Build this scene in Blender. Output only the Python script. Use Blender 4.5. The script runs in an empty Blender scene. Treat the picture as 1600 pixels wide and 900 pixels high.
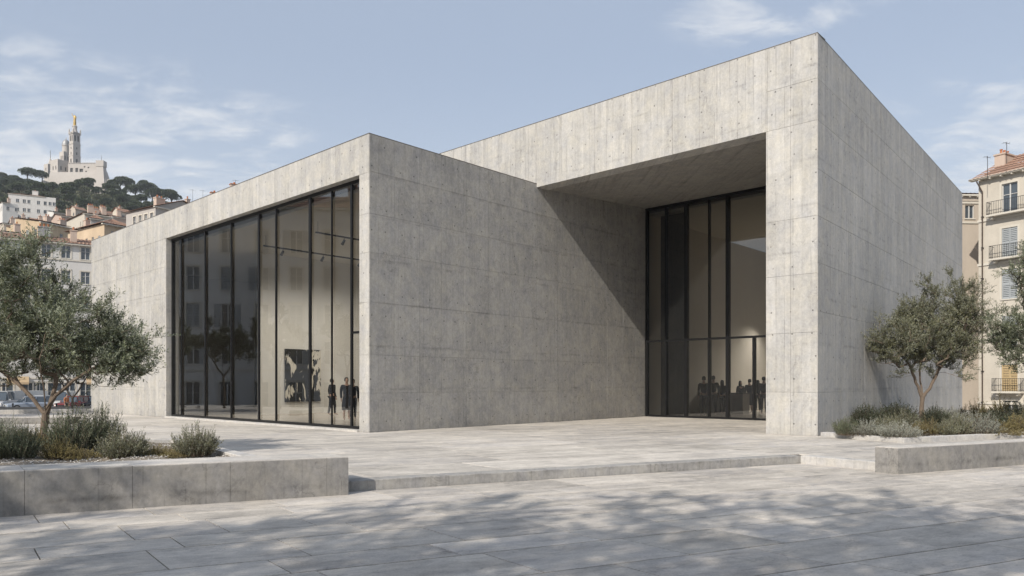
import bpy, math, random
import numpy as np
from mathutils import Vector, Matrix
R = math.radians
rnd = random.Random(7)
nrg = np.random.default_rng(11)
SC = bpy.context.scene
COL = SC.collection
F = 1150.0; U0 = 800.0; V0 = 600.0; EYE = 1.5      # lens in photo pixels, horizon row, eye height

# ---------------------------------------------------------------- camera
cam = bpy.data.cameras.new('camera'); cam_o = bpy.data.objects.new('camera', cam); COL.objects.link(cam_o)
cam.sensor_width = 36; cam.lens = 36 * F / 1600; cam.shift_y = 150 / 1600
cam_o.location = (0, 0, EYE); cam_o.rotation_euler = (R(90), 0, 0)
cam.clip_start = .1; cam.clip_end = 6000
SC.camera = cam_o

# ---------------------------------------------------------------- light, sky, exposure
SUN_H, SUN_E = 57.5, 35.7            # heading the light travels to, elevation
SUN_W = 4.9; SKY_W = 0.105
sl = bpy.data.lights.new('sun', 'SUN'); so = bpy.data.objects.new('sun', sl); COL.objects.link(so)
sl.energy = SUN_W; sl.angle = R(.55); sl.color = (1, .935, .84)
dv = Vector((math.cos(R(SUN_H)) * math.cos(R(SUN_E)), math.sin(R(SUN_H)) * math.cos(R(SUN_E)), -math.sin(R(SUN_E))))
so.rotation_euler = dv.to_track_quat('-Z', 'Y').to_euler()
W = bpy.data.worlds.new('World'); SC.world = W; W.use_nodes = True
SC.view_settings.view_transform = 'Standard'; SC.view_settings.look = 'None'
SC.view_settings.exposure = 0.0; SC.view_settings.gamma = 1
SC.cycles.max_bounces = 8; SC.cycles.transparent_max_bounces = 16; SC.cycles.glossy_bounces = 4
SC.cycles.caustics_reflective = False; SC.cycles.caustics_refractive = False
SC.cycles.use_denoising = True
SC.render.film_transparent = False

class G:
    """node graph helper"""
    def __init__(s, nt): s.t = nt
    def n(s, typ, ins=None, **kw):
        x = s.t.nodes.new(typ)
        for k, v in kw.items(): setattr(x, k, v)
        for k, v in (ins or {}).items(): s.put(x.inputs[k], v)
        return x
    def put(s, sock, v):
        if hasattr(v, 'is_output') or isinstance(v, bpy.types.NodeSocket): s.t.links.new(v, sock)
        else:
            if isinstance(v, (tuple, list)) and sock.type == 'RGBA' and len(v) == 3: v = (*v, 1)
            sock.default_value = v
    def m(s, op, a, b=0.0, c=0.0, clamp=False):
        x = s.t.nodes.new('ShaderNodeMath'); x.operation = op; x.use_clamp = clamp
        for i, v in enumerate((a, b, c)): s.put(x.inputs[i], v)
        return x.outputs[0]
    def mr(s, v, a, b, c=0.0, d=1.0, smooth=False):
        x = s.t.nodes.new('ShaderNodeMapRange'); x.interpolation_type = 'SMOOTHSTEP' if smooth else 'LINEAR'
        for i, k in enumerate((v, a, b, c, d)): s.put(x.inputs[i], k)
        return x.outputs[0]
    def mix(s, f, a, b, typ='MIX'):
        x = s.t.nodes.new('ShaderNodeMix'); x.data_type = 'RGBA'; x.blend_type = typ
        s.put(x.inputs[0], f); s.put(x.inputs[6], a); s.put(x.inputs[7], b)
        return x.outputs[2]
    def xyz(s, x, y, z=0.0):
        return s.n('ShaderNodeCombineXYZ', {0: x, 1: y, 2: z}).outputs[0]
    def sep(s, v):
        x = s.n('ShaderNodeSeparateXYZ', {0: v}); return x.outputs
    def noise(s, v, sc=1.0, det=3.0, rough=.55, dist=0.0):
        x = s.n('ShaderNodeTexNoise', {'Vector': v, 'Scale': sc, 'Detail': det, 'Roughness': rough, 'Distortion': dist})
        return x.outputs[0]
    def white(s, v, dim='1D'):
        x = s.n('ShaderNodeTexWhiteNoise', noise_dimensions=dim)
        s.put(x.inputs['W' if dim == '1D' else 'Vector'], v); return x.outputs[0]
    def scale(s, col, f):       # colour * scalar
        x = s.t.nodes.new('ShaderNodeVectorMath'); x.operation = 'SCALE'
        s.put(x.inputs[0], col); s.put(x.inputs[3], f); return x.outputs[0]

# sky
g = G(W.node_tree); W.node_tree.nodes.clear()
sky = g.n('ShaderNodeTexSky', sky_type='NISHITA', sun_disc=False, sun_elevation=R(SUN_E), air_density=1.0, dust_density=1.6, ozone_density=1.3, altitude=30)
sky.sun_rotation = math.atan2(-dv.x, -dv.y)
tc = g.n('ShaderNodeTexCoord').outputs['Generated']
sx, sy, sz = g.sep(tc)[:3]
den = g.m('ADD', g.m('MAXIMUM', sz, 0.0), .16)
px = g.m('DIVIDE', sx, den); py = g.m('DIVIDE', sy, den)
wis = g.noise(g.xyz(g.m('MULTIPLY', px, .9), g.m('MULTIPLY', py, 2.0), 3.1), 1.5, 9, .64, .35)
band = g.noise(g.xyz(g.m('MULTIPLY', px, .5), g.m('MULTIPLY', py, .9), 8.7), .75, 2, .5)
az = g.m('DIVIDE', sx, g.m('MAXIMUM', sy, .05))
leftm = g.m('MULTIPLY', g.mr(az, -.12, -.55, 0, 1.1, True), g.mr(sz, .41, .25, 0, 1, True))
az2 = g.m('ADD', az, g.m('MULTIPLY', g.m('SUBTRACT', band, .5), .5)); ellip = g.m('ADD', g.m('POWER', g.m('DIVIDE', g.m('SUBTRACT', az2, .38), .2), 2), g.m('POWER', g.m('DIVIDE', g.m('SUBTRACT', sz, .455), .06), 2))
topm = g.mr(ellip, 1.6, .1, 0, 1, True)
rightm = g.m('MULTIPLY', g.mr(az, .42, .62, 0, 1, True), g.mr(sz, .44, .2, 0, 1, True))
other = g.mr(band, .52, .66, 0, .8, True)
msk = g.m('MAXIMUM', g.m('MAXIMUM', leftm, g.m('MULTIPLY', topm, .72)), g.m('MAXIMUM', g.m('MULTIPLY', rightm, .85), g.m('MULTIPLY', other, g.mr(sy, -.1, .25, 1, 0))))
puff = g.noise(g.xyz(g.m('MULTIPLY', px, 1.0), g.m('MULTIPLY', py, 1.5), 1.7), 6.5, 6, .6, .5)
wis2 = g.m('ADD', g.m('MULTIPLY', wis, .55), g.m('MULTIPLY', puff, .45))
cl = g.m('MULTIPLY', g.mr(g.m('ADD', wis2, g.m('MULTIPLY', msk, .13)), .53, .74, 0, 1, True), g.mr(msk, 0, .4, 0, 1, True))
cl = g.m('MULTIPLY', cl, g.mr(sz, -.02, .04, 0, 1))
hz = g.mr(sz, .42, .02, 0, .88, True)
skyc = g.mix(.6, sky.outputs[0], (5.5, 6.4, 7.9))
skyc = g.mix(hz, skyc, (6.6, 7.3, 8.1))
skyc = g.mix(g.m('MULTIPLY', cl, .8), skyc, (8.3, 8.45, 8.7))
bg = g.n('ShaderNodeBackground', {'Color': skyc, 'Strength': SKY_W})
wo = g.n('ShaderNodeOutputWorld'); W.node_tree.links.new(bg.outputs[0], wo.inputs[0])

# ---------------------------------------------------------------- materials
def newmat(name, col=(.5, .5, .5), rough=.7, metal=0.0, spec=.5):
    m = bpy.data.materials.new(name); m.use_nodes = True
    b = m.node_tree.nodes['Principled BSDF']
    b.inputs['Base Color'].default_value = (*col, 1); b.inputs['Roughness'].default_value = rough
    b.inputs['Metallic'].default_value = metal; b.inputs['Specular IOR Level'].default_value = spec
    return m, G(m.node_tree), b
M = {}
def bump(g, b, h, strength, dist=.01):
    x = g.n('ShaderNodeBump', {'Height': h, 'Strength': strength, 'Distance': dist})
    g.put(b.inputs['Normal'], x.outputs[0])

def concrete(name, base, board=1.0, mott=1.0, tie=1.0, veins=1.0):
    m, g, b = newmat(name, base, .82, spec=.25)
    uv = g.n('ShaderNodeUVMap').outputs[0]; u, v = g.sep(uv)[:2]
    pos = g.n('ShaderNodeNewGeometry').outputs['Position']
    wob = g.m('MULTIPLY', g.noise(uv, .7, 2), .05)
    bu = g.m('DIVIDE', g.m('ADD', u, g.m('MULTIPLY', wob, .3)), .26)
    # boards come from pours about 2.6 m high, so their tone changes above and below the lift
    brd = g.white(g.m('ADD', g.m('FLOOR', bu), g.m('MULTIPLY', g.m('FLOOR', g.m('DIVIDE', v, 2.6)), 37.0)))
    edge = g.mr(g.m('PINGPONG', bu, .5), .012, .055, 1, 0)
    edge = g.m('MULTIPLY', edge, g.mr(g.noise(g.xyz(g.m('MULTIPLY', u, 2.5), g.m('MULTIPLY', v, .6)), 1.3, 2), .42, .62, 0, 1))
    streak = g.noise(g.xyz(g.m('MULTIPLY', u, 7.0), g.m('MULTIPLY', v, .45), 2.0), 1.0, 5, .6)
    drips = g.noise(g.xyz(g.m('MULTIPLY', u, 2.2), g.m('MULTIPLY', v, .22), 9.0), 1.0, 4, .6)
    blot = g.noise(pos, .45, 5, .6)
    cloud = g.noise(pos, 2.3, 6, .65, .3)
    fine = g.noise(pos, 15.0, 4, .75)
    grain = g.noise(g.n('ShaderNodeVectorMath', {0: pos, 1: (1, 1, .6)}, operation='MULTIPLY').outputs[0], 9.0, 8, .75, .3)
    vn = g.noise(pos, 1.5, 6, .62, .9)
    vein = g.m('MULTIPLY', g.mr(g.m('ABSOLUTE', g.m('SUBTRACT', vn, .5)), 0, .016, 1, 0), g.mr(g.noise(pos, .8, 2), .45, .62, 0, 1))
    cu = g.m('DIVIDE', u, .6); cv = g.m('DIVIDE', v, .66)
    cid = g.xyz(g.m('FLOOR', cu), g.m('FLOOR', cv), 1.0)
    jx = g.m('MULTIPLY', g.m('SUBTRACT', g.white(cid, '3D'), .5), .05)
    dx = g.m('ADD', g.m('MULTIPLY', g.m('SUBTRACT', g.m('FRACT', cu), .5), .6), g.m('MULTIPLY', jx, 3.5))
    dy = g.m('MULTIPLY', g.m('SUBTRACT', g.m('FRACT', cv), .5), .66)
    d = g.m('SQRT', g.m('ADD', g.m('MULTIPLY', dx, dx), g.m('MULTIPLY', dy, dy)))
    tieh = g.m('MULTIPLY', g.mr(d, .016, .030, 1, 0), g.mr(g.white(g.xyz(g.m('FLOOR', cv), g.m('FLOOR', cu), 5.0), '3D'), .15, .5, 0, 1))
    vo = g.n('ShaderNodeTexVoronoi', {'Vector': g.xyz(g.m('MULTIPLY', u, 1.0), g.m('MULTIPLY', v, .6)), 'Scale': 4.5, 'Randomness': 1.0}).outputs['Distance']
    pit = g.m('MULTIPLY', g.mr(vo, .035, .07, 1, 0), g.mr(g.noise(pos, 1.1, 2), .5, .58, 0, 1))
    fac = g.m('ADD', 1.0, g.m('MULTIPLY', g.m('SUBTRACT', brd, .5), .11 * board))
    for s_, k in ((streak, .36 * board), (drips, .24 * board), (blot, .34 * mott), (cloud, .46 * mott), (grain, .6 * mott), (fine, .5)):
        fac = g.m('ADD', fac, g.m('MULTIPLY', g.m('SUBTRACT', s_, .5), k))
    fac = g.m('SUBTRACT', fac, g.m('MULTIPLY', edge, .26 * max(board, .7)))
    fac = g.m('SUBTRACT', fac, g.m('MULTIPLY', vein, .17 * veins))
    lv = g.m('PINGPONG', g.m('ADD', g.m('DIVIDE', v, 1.34), g.m('MULTIPLY', g.m('SUBTRACT', g.noise(uv, 1.6, 3), .5), .10)), .5)
    lift = g.m('MULTIPLY', g.mr(lv, .0, .045, 1, 0), g.mr(g.noise(pos, 1.3, 5, .7), .46, .62, 0, 1))
    fac = g.m('SUBTRACT', fac, g.m('MULTIPLY', lift, .17 * veins))
    # splash dirt at the foot, rain streaks under the copings, both broken up by noise
    foot = g.m('MULTIPLY', g.mr(v, .5, .0, 0, 1, True), g.mr(drips, .35, .65, .15, 1))
    topz = (10.2, 11.6) if name == 'concrete_boarded' else (7.9, 9.25)
    rain = g.m('MULTIPLY', g.mr(v, topz[0], topz[1], 0, 1), g.mr(g.noise(g.xyz(g.m('MULTIPLY', u, 5.0), g.m('MULTIPLY', v, .3), 4.0), 1.0, 3, .6), .52, .7, 0, 1))
    fac = g.m('SUBTRACT', fac, g.m('ADD', g.m('MULTIPLY', foot, .16), g.m('MULTIPLY', rain, .22)))
    fac = g.m('MULTIPLY', fac, g.m('SUBTRACT', 1.0, g.m('MULTIPLY', tieh, .62 * tie)))
    fac = g.m('MULTIPLY', fac, g.m('SUBTRACT', 1.0, g.m('MULTIPLY', pit, .28)))
    oi = g.n('ShaderNodeObjectInfo').outputs['Random']
    fac = g.m('ADD', fac, g.m('MULTIPLY', g.m('SUBTRACT', oi, .5), .085))
    warm = g.mix(g.mr(cloud, .3, .7), (base[0] * .985, base[1], base[2] * 1.05), (base[0] * 1.02, base[1], base[2] * .95))
    g.put(b.inputs['Base Color'], g.scale(warm, fac))
    h = g.m('SUBTRACT', g.m('ADD', g.m('MULTIPLY', streak, .5 * board), g.m('ADD', g.m('MULTIPLY', fine, .35), g.m('MULTIPLY', brd, .35 * board))), g.m('ADD', g.m('MULTIPLY', edge, .6 * board), g.m('MULTIPLY', g.m('ADD', tieh, pit), 1.5)))
    bump(g, b, h, .5, .006)
    M[name] = m
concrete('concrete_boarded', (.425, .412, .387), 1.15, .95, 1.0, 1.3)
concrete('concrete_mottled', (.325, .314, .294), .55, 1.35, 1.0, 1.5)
concrete('concrete_planter', (.265, .253, .235), .35, 1.5, .0, 2.0)
concrete('concrete_front_shaded', (.34, .328, .31), .3, 1.3, 0, 1.5)  # front kerb only: shade on its riser put into a darker colour
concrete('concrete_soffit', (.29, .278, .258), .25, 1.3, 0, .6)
concrete('concrete_kerb', (.52, .50, .47), .2, 1.0, 0, .7)

def stone(name, base, jitter=.14, streak=1.0):
    m, g, b = newmat(name, base, .62, spec=.35)
    pos = g.n('ShaderNodeNewGeometry').outputs['Position']
    oi = g.n('ShaderNodeObjectInfo').outputs['Random']
    x, y, z = g.sep(pos)[:3]
    off = g.m('MULTIPLY', oi, 40.0)
    al = g.m('ADD', g.m('MULTIPLY', x, .905), g.m('MULTIPLY', y, .426)); ac = g.m('SUBTRACT', g.m('MULTIPLY', y, .905), g.m('MULTIPLY', x, .426))
    s1 = g.noise(g.xyz(g.m('MULTIPLY', al, .55), g.m('MULTIPLY', ac, 2.6), off), 1.0, 6, .62, .6)
    s2 = g.noise(g.xyz(g.m('ADD', al, off), ac, 0.0), 1.7, 6, .66, .4)
    blot = g.noise(pos, .35, 4, .6); fine = g.noise(pos, 45.0, 3, .7); spk = g.noise(pos, 140.0, 2, .8)
    grit = g.noise(g.xyz(g.m('MULTIPLY', al, 3.0), g.m('MULTIPLY', ac, 7.0), off), 1.6, 8, .7, .4)
    vv = g.noise(g.xyz(g.m('MULTIPLY', al, .7), g.m('MULTIPLY', ac, 2.0), off), .9, 6, .6, 1.0)
    vein = g.mr(g.m('ABSOLUTE', g.m('SUBTRACT', vv, .5)), 0, .012, 1, 0)
    fac = g.m('ADD', 1 - jitter / 2, g.m('MULTIPLY', oi, jitter))
    for s_, k in ((s1, 1.15 * streak), (s2, .8 * streak), (blot, .5), (fine, .6), (grit, .85), (spk, .3)):
        fac = g.m('ADD', fac, g.m('MULTIPLY', g.m('SUBTRACT', s_, .5), k))
    fac = g.m('SUBTRACT', fac, g.m('MULTIPLY', vein, .2))
    tint = g.mix(g.mr(s2, .3, .7), (base[0] * .98, base[1], base[2] * 1.06), (base[0] * 1.03, base[1], base[2] * .95))
    tint = g.mix(g.m('FRACT', g.m('MULTIPLY', oi, 7.3)), tint, (base[0], base[1] * .99, base[2] * .97))
    g.put(b.inputs['Base Color'], g.scale(tint, fac))
    g.put(b.inputs['Roughness'], g.mr(s1, .3, .7, .5, .75))
    bump(g, b, g.m('ADD', g.m('MULTIPLY', s1, .6), g.m('MULTIPLY', fine, .5)), .35, .004)
    M[name] = m
stone('paving_lower', (.475, .440, .395), .17)
stone('paving_upper', (.50, .468, .425), .2, 1.0)
stone('sunlit_top_stone', (.52, .49, .45), .06, .7)
stone('street_stone', (.30, .285, .265), .1, .6)

def simple(name, col, rough=.7, metal=0.0, var=.12, sc=4.0, spec=.4, stretch=None):
    m, g, b = newmat(name, col, rough, metal, spec)
    if var:
        pos = g.n('ShaderNodeNewGeometry').outputs['Position']
        if stretch: pos = g.n('ShaderNodeVectorMath', {0: pos, 1: stretch}, operation='MULTIPLY').outputs[0]
        n1 = g.noise(pos, sc, 5, .65)
        n2 = g.noise(pos, sc * .17, 3, .6)
        f = g.m('ADD', 1 - var, g.m('MULTIPLY', g.m('ADD', n1, n2), var))
        g.put(b.inputs['Base Color'], g.scale((*col,), f))
        bump(g, b, n1, .25, .01)
    M[name] = m
simple('dark_metal', (.016, .016, .017), .38, .4, .1, 3)
simple('coping_metal', (.17, .155, .14), .45, .6, .1, 3)
simple('hall_plaster', (.56, .525, .475), .9, 0, .04, 1)
simple('gallery_plaster', (.70, .685, .65), .9, 0, .03, 1)
simple('back_room_plaster', (.66, .64, .60), .9, 0, .05, 1)
simple('ceiling_plaster', (.55, .52, .46), .9, 0, .03, 1)
simple('gallery_floor', (.40, .36, .31), .25, 0, .08, 2)
simple('dark_partition', (.03, .029, .028), .5, 0, .08, 2)
simple('desk_wood', (.16, .14, .115), .5, 0, .15, 3)
simple('panel_warm', (.50, .40, .28), .8, 0, .05, 3)
simple('black_cloth', (.012, .012, .014), .9, 0, .2, 20)
simple('grey_cloth', (.05, .05, .055), .9, 0, .2, 20)
simple('brown_cloth', (.07, .05, .04), .9, 0, .2, 20)
simple('skin', (.42, .27, .20), .5, 0, .05, 20)
simple('hair', (.012, .009, .008), .6, 0, .2, 40)
simple('paper_white', (.75, .73, .68), .8, 0, .03, 4)
simple('soil', (.20, .17, .135), .95, 0, .35, 9)
simple('pebble', (.52, .49, .45), .85, 0, .25, 8)
simple('bark', (.155, .118, .088), .9, 0, .5, 18, stretch=(1, 1, .25))
simple('bark_dark', (.07, .058, .048), .9, 0, .4, 14, stretch=(1, 1, .25))
simple('joint_bed', (.035, .033, .03), .95, 0, .3, 9)
simple('asphalt', (.055, .054, .053), .9, 0, .2, 6)
simple('terrain_earth', (.13, .125, .095), .95, 0, .5, .06)
simple('iron', (.03, .03, .032), .5, .5, .1, 5)
simple('tyre', (.02, .02, .02), .85, 0, .1, 9)
simple('rim', (.35, .35, .36), .35, .8, .0)
simple('zinc', (.30, .30, .30), .5, .3, .15, 3)
simple('gold', (.42, .29, .10), .55, .5, .1, 1)
simple('church_stone', (.44, .405, .37), .9, 0, .22, .5)
simple('church_dark', (.10, .10, .10), .9, 0, .2, .5)
simple('rock', (.36, .34, .31), .9, 0, .4, .2)
def plaster(name, col, var=.16):
    m, g, b = newmat(name, col, .92, spec=.2)
    pos = g.n('ShaderNodeNewGeometry').outputs['Position']
    x, y, z = g.sep(pos)[:3]
    st = g.noise(g.xyz(g.m('MULTIPLY', g.m('ADD', x, y), 1.6), g.m('MULTIPLY', z, .25), 0.0), 1.0, 5, .65)
    n = g.noise(pos, .5, 6, .65); f = g.noise(pos, 9.0, 3, .7)
    fac = g.m('ADD', 1.0, g.m('ADD', g.m('MULTIPLY', g.m('SUBTRACT', st, .5), var * 1.6), g.m('ADD', g.m('MULTIPLY', g.m('SUBTRACT', n, .5), var * 1.5), g.m('MULTIPLY', g.m('SUBTRACT', f, .5), var * .5))))
    g.put(b.inputs['Base Color'], g.scale(tuple(col), fac)); bump(g, b, f, .2, .01)
    M[name] = m
plaster('plaster_white', (.60, .58, .55)); plaster('plaster_grey', (.40, .375, .35)); plaster('plaster_cream', (.51, .465, .395), .28)
plaster('plaster_ochre', (.47, .37, .255), .26); plaster('plaster_apricot', (.50, .39, .275), .26); plaster('plaster_beige', (.46, .40, .335)); plaster('plaster_rose', (.46, .35, .29))
plaster('trim_stone', (.56, .52, .45), .08); plaster('chimney_plaster', (.50, .40, .33))
simple('roof_tile', (.29, .175, .125), .9, 0, .55, 3.2)
simple('tile_pot', (.42, .16, .07), .8, 0, .2, 4)
simple('shutter_grey', (.34, .36, .37), .7, 0, .1, 6)
simple('shutter_yellow', (.47, .35, .19), .7, 0, .15, 6)
simple('window_frame', (.55, .54, .52), .6, 0, .05, 6)
simple('window_glass', (.06, .075, .09), .08, 0, .3, .8, spec=.9)
simple('awning', (.42, .31, .19), .8, 0, .1, 3)

def glass(name, tint, ior=1.62, rough=.0):
    m = bpy.data.materials.new(name); m.use_nodes = True; nt = m.node_tree; nt.nodes.clear(); g = G(nt)
    fr = g.n('ShaderNodeFresnel', {'IOR': ior}).outputs[0]
    fr = g.m('MULTIPLY', fr, 1.9, clamp=True)
    tr = g.n('ShaderNodeBsdfTransparent', {'Color': tint}); gl = g.n('ShaderNodeBsdfGlossy', {'Color': (.93, .95, .96), 'Roughness': rough, 'Normal': g.n('ShaderNodeBump', {'Height': g.noise(g.n('ShaderNodeNewGeometry').outputs['Position'], .9, 2), 'Strength': .02, 'Distance': .02}).outputs[0]})
    mx = g.n('ShaderNodeMixShader', {0: fr}); nt.links.new(tr.outputs[0], mx.inputs[1]); nt.links.new(gl.outputs[0], mx.inputs[2])
    o = g.n('ShaderNodeOutputMaterial'); nt.links.new(mx.outputs[0], o.inputs[0]); M[name] = m
glass('glazing', (.88, .89, .88), 1.6); glass('glazing_dark', (.70, .71, .70), 1.75)
def leafmat(name, cols, back, trans=.18):
    m, g, b = newmat(name, cols[0], .55, spec=.35)
    gi = g.n('ShaderNodeNewGeometry'); rr = gi.outputs['Random Per Island']; oi = g.n('ShaderNodeObjectInfo').outputs['Random']
    cr = g.n('ShaderNodeValToRGB', {0: rr}); e = cr.color_ramp.elements
    e[0].color = (*cols[0], 1); e[1].color = (*cols[-1], 1)
    for i, c in enumerate(cols[1:-1]): k = e.new((i + 1) / (len(cols) - 1)); k.color = (*c, 1)
    big = g.noise(g.n('ShaderNodeNewGeometry').outputs['Position'], .9, 3)
    c = g.mix(gi.outputs['Backfacing'], cr.outputs[0], back)
    c = g.scale(c, g.m('MULTIPLY', g.mr(big, .3, .7, .75, 1.2), g.m('ADD', .88, g.m('MULTIPLY', oi, .24))))
    g.put(b.inputs['Base Color'], c)
    tl = g.n('ShaderNodeBsdfTranslucent', {'Color': g.scale(c, 1.3)})
    mx = g.n('ShaderNodeMixShader', {0: trans}); nt = m.node_tree
    nt.links.new(b.outputs[0], mx.inputs[1]); nt.links.new(tl.outputs[0], mx.inputs[2])
    nt.links.new(mx.outputs[0], nt.nodes['Material Output'].inputs[0]); M[name] = m
leafmat('olive_leaf', [(.062, .08, .038), (.12, .14, .07), (.20, .215, .125), (.10, .12, .06)], (.25, .27, .20))
leafmat('olive_leaf_warm', [(.085, .092, .045), (.155, .158, .078), (.215, .208, .115), (.11, .12, .06)], (.25, .255, .19))
leafmat('rosemary_leaf', [(.045, .062, .032), (.095, .115, .062), (.15, .165, .10)], (.17, .19, .125))
leafmat('silver_leaf', [(.20, .21, .165), (.34, .345, .285), (.26, .27, .21)], (.36, .37, .32))
leafmat('golden_leaf', [(.17, .145, .055), (.29, .235, .10), (.13, .125, .05)], (.25, .21, .10))
leafmat('dark_leaf', [(.028, .038, .022), (.055, .068, .036), (.075, .085, .05)], (.08, .09, .06))
leafmat('pine_leaf', [(.045, .066, .032), (.09, .12, .055), (.15, .17, .08)], (.05, .065, .04), .05)
leafmat('scrub_leaf', [(.075, .09, .045), (.13, .14, .07), (.19, .185, .105)], (.09, .10, .06), .05)

# ---------------------------------------------------------------- mesh building
def auto_uv(ps):
    n = (ps[1] - ps[0]).cross(ps[2] - ps[0])
    if n.length < 1e-12: n = (ps[2] - ps[0]).cross(ps[-1] - ps[0])
    n.normalize()
    if abs(n.z) > .7: return [(p.x, p.y) for p in ps]
    t = Vector((-n.y, n.x, 0)); t = t.normalized() if t.length > 1e-6 else Vector((1, 0, 0))
    return [(p.dot(t), p.z) for p in ps]
class MB:
    def __init__(s): s.v = []; s.f = []; s.uv = []; s.mi = []
    def face(s, ps, uv=None, mi=0):
        ps = [Vector(p) for p in ps]; k = len(s.v); s.v += [tuple(p) for p in ps]
        s.f.append(tuple(range(k, k + len(ps)))); s.uv += (uv or auto_uv(ps)); s.mi.append(mi)
    def frame(s, o, a, b, ra, rb, rz, mi=0, skip=''):
        """box in a frame: origin o, horizontal axes a,b; ranges along a, b and z"""
        o = Vector((o[0], o[1], 0)); a = Vector((a[0], a[1], 0)); b = Vector((b[0], b[1], 0))
        P = lambda i, j, k: o + a * ra[i] + b * rb[j] + Vector((0, 0, rz[k]))
        fl = a.cross(b).z < 0
        q = {'b0': [(0,0,0),(1,0,0),(1,0,1),(0,0,1)], 'b1': [(1,1,0),(0,1,0),(0,1,1),(1,1,1)], 'a0': [(0,1,0),(0,0,0),(0,0,1),(0,1,1)],
             'a1': [(1,0,0),(1,1,0),(1,1,1),(1,0,1)], 'z1': [(0,0,1),(1,0,1),(1,1,1),(0,1,1)], 'z0': [(0,1,0),(1,1,0),(1,0,0),(0,0,0)]}
        for k, c in q.items():
            if k in skip.split(): continue
            ps = [P(*i) for i in c]
            s.face(ps[::-1] if fl else ps, mi=mi)
    def box(s, x0, x1, y0, y1, z0, z1, mi=0, skip=''): s.frame((0, 0), (1, 0), (0, 1), (x0, x1), (y0, y1), (z0, z1), mi, skip)
    def prism(s, poly, z0, z1, mi=0):
        ar = sum(poly[i][0] * poly[(i + 1) % len(poly)][1] - poly[(i + 1) % len(poly)][0] * poly[i][1] for i in range(len(poly)))
        if ar < 0: poly = poly[::-1]
        n = len(poly); s.face([(*p[:2], z1) for p in poly], mi=mi); s.face([(*p[:2], z0) for p in poly[::-1]], mi=mi)
        for i in range(n):
            p, q = poly[i], poly[(i + 1) % n]
            s.face([(*p[:2], z0), (*q[:2], z0), (*q[:2], z1), (*p[:2], z1)], mi=mi)
    def tube(s, p0, p1, r0, r1=None, n=6, caps=True, mi=0):
        p0 = Vector(p0); p1 = Vector(p1); r1 = r0 if r1 is None else r1
        d = (p1 - p0).normalized(); x = d.orthogonal().normalized(); y = d.cross(x)
        c = [(math.cos(2 * math.pi * i / n), math.sin(2 * math.pi * i / n)) for i in range(n)]
        A = [p0 + (x * a + y * b) * r0 for a, b in c]; B = [p1 + (x * a + y * b) * r1 for a, b in c]
        for i in range(n):
            j = (i + 1) % n; s.face([A[i], A[j], B[j], B[i]], mi=mi)
        if caps: s.face(A[::-1], mi=mi); s.face(B, mi=mi)
    def lathe(s, c, prof, n=12, sx=1, sy=1, mi=0, rot=0):
        rings = [[Vector((c[0] + r * sx * math.cos(rot + 2 * math.pi * i / n), c[1] + r * sy * math.sin(rot + 2 * math.pi * i / n), c[2] + z)) for i in range(n)] for r, z in prof]
        for A, B in zip(rings, rings[1:]):
            for i in range(n):
                j = (i + 1) % n; s.face([A[i], A[j], B[j], B[i]], mi=mi)
        s.face(rings[0][::-1], mi=mi); s.face(rings[-1], mi=mi)
    def mesh(s, name, mats, off=None, smooth=False, merge=False):
        me = bpy.data.meshes.new(name)
        v = np.array(s.v, dtype=float)
        if off is not None and len(v): v = v - np.array(tuple(off))
        me.from_pydata([tuple(p) for p in v], [], s.f)
        uvl = me.uv_layers.new(name='UVMap'); uvl.data.foreach_set('uv', np.array(s.uv, dtype=np.float32).ravel())
        for m in (mats if isinstance(mats, (list, tuple)) else [mats]): me.materials.append(M[m] if isinstance(m, str) else m)
        if any(s.mi): me.polygons.foreach_set('material_index', s.mi)
        if merge:
            import bmesh; bm = bmesh.new(); bm.from_mesh(me); bmesh.ops.remove_doubles(bm, verts=bm.verts, dist=1e-4); bm.to_mesh(me); bm.free()
        if smooth: me.polygons.foreach_set('use_smooth', [True] * len(me.polygons))
        me.update(); return me
    def build(s, name, mats, parent=None, off=None, **k): return obj(name, s.mesh(name, mats, off, **k), parent)
def obj(name, me, parent=None, loc=None, rz=0):
    o = bpy.data.objects.new(name, me); COL.objects.link(o)
    if parent is not None: o.parent = parent
    if loc is not None: o.location = loc
    if rz: o.rotation_euler = (0, 0, rz)
    return o
def tag(o, label=None, cat=None, group=None, kind=None):
    if label: o['label'] = label
    if cat: o['category'] = cat
    if group: o['group'] = group
    if kind: o['kind'] = kind
    return o
def thing(name, label, cat, loc=(0, 0, 0), rz=0, group=None): return tag(obj(name, None, None, loc, rz), label, cat, group)
def dup(root, loc, rz=None, scale=None, label=None, group=None):
    r = root.copy(); COL.objects.link(r); r.location = loc
    if rz is not None: r.rotation_euler = (0, 0, rz)
    if scale: r.scale = (scale,) * 3 if isinstance(scale, (int, float)) else scale
    if label: r['label'] = label
    if group: r['group'] = group
    for ch in list(root.children):
        c = ch.copy(); COL.objects.link(c); c.parent = r
        for gc in ch.children: d = gc.copy(); COL.objects.link(d); d.parent = c
    return r
def ground_pt(u, v, z=0.0):
    Y = (EYE - z) * F / (v - V0); return Vector(((u - U0) / F * Y, Y, z))
def up(u, Y): return (u - U0) / F * Y
def zv(v, Y): return EYE + (V0 - v) * Y / F

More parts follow.
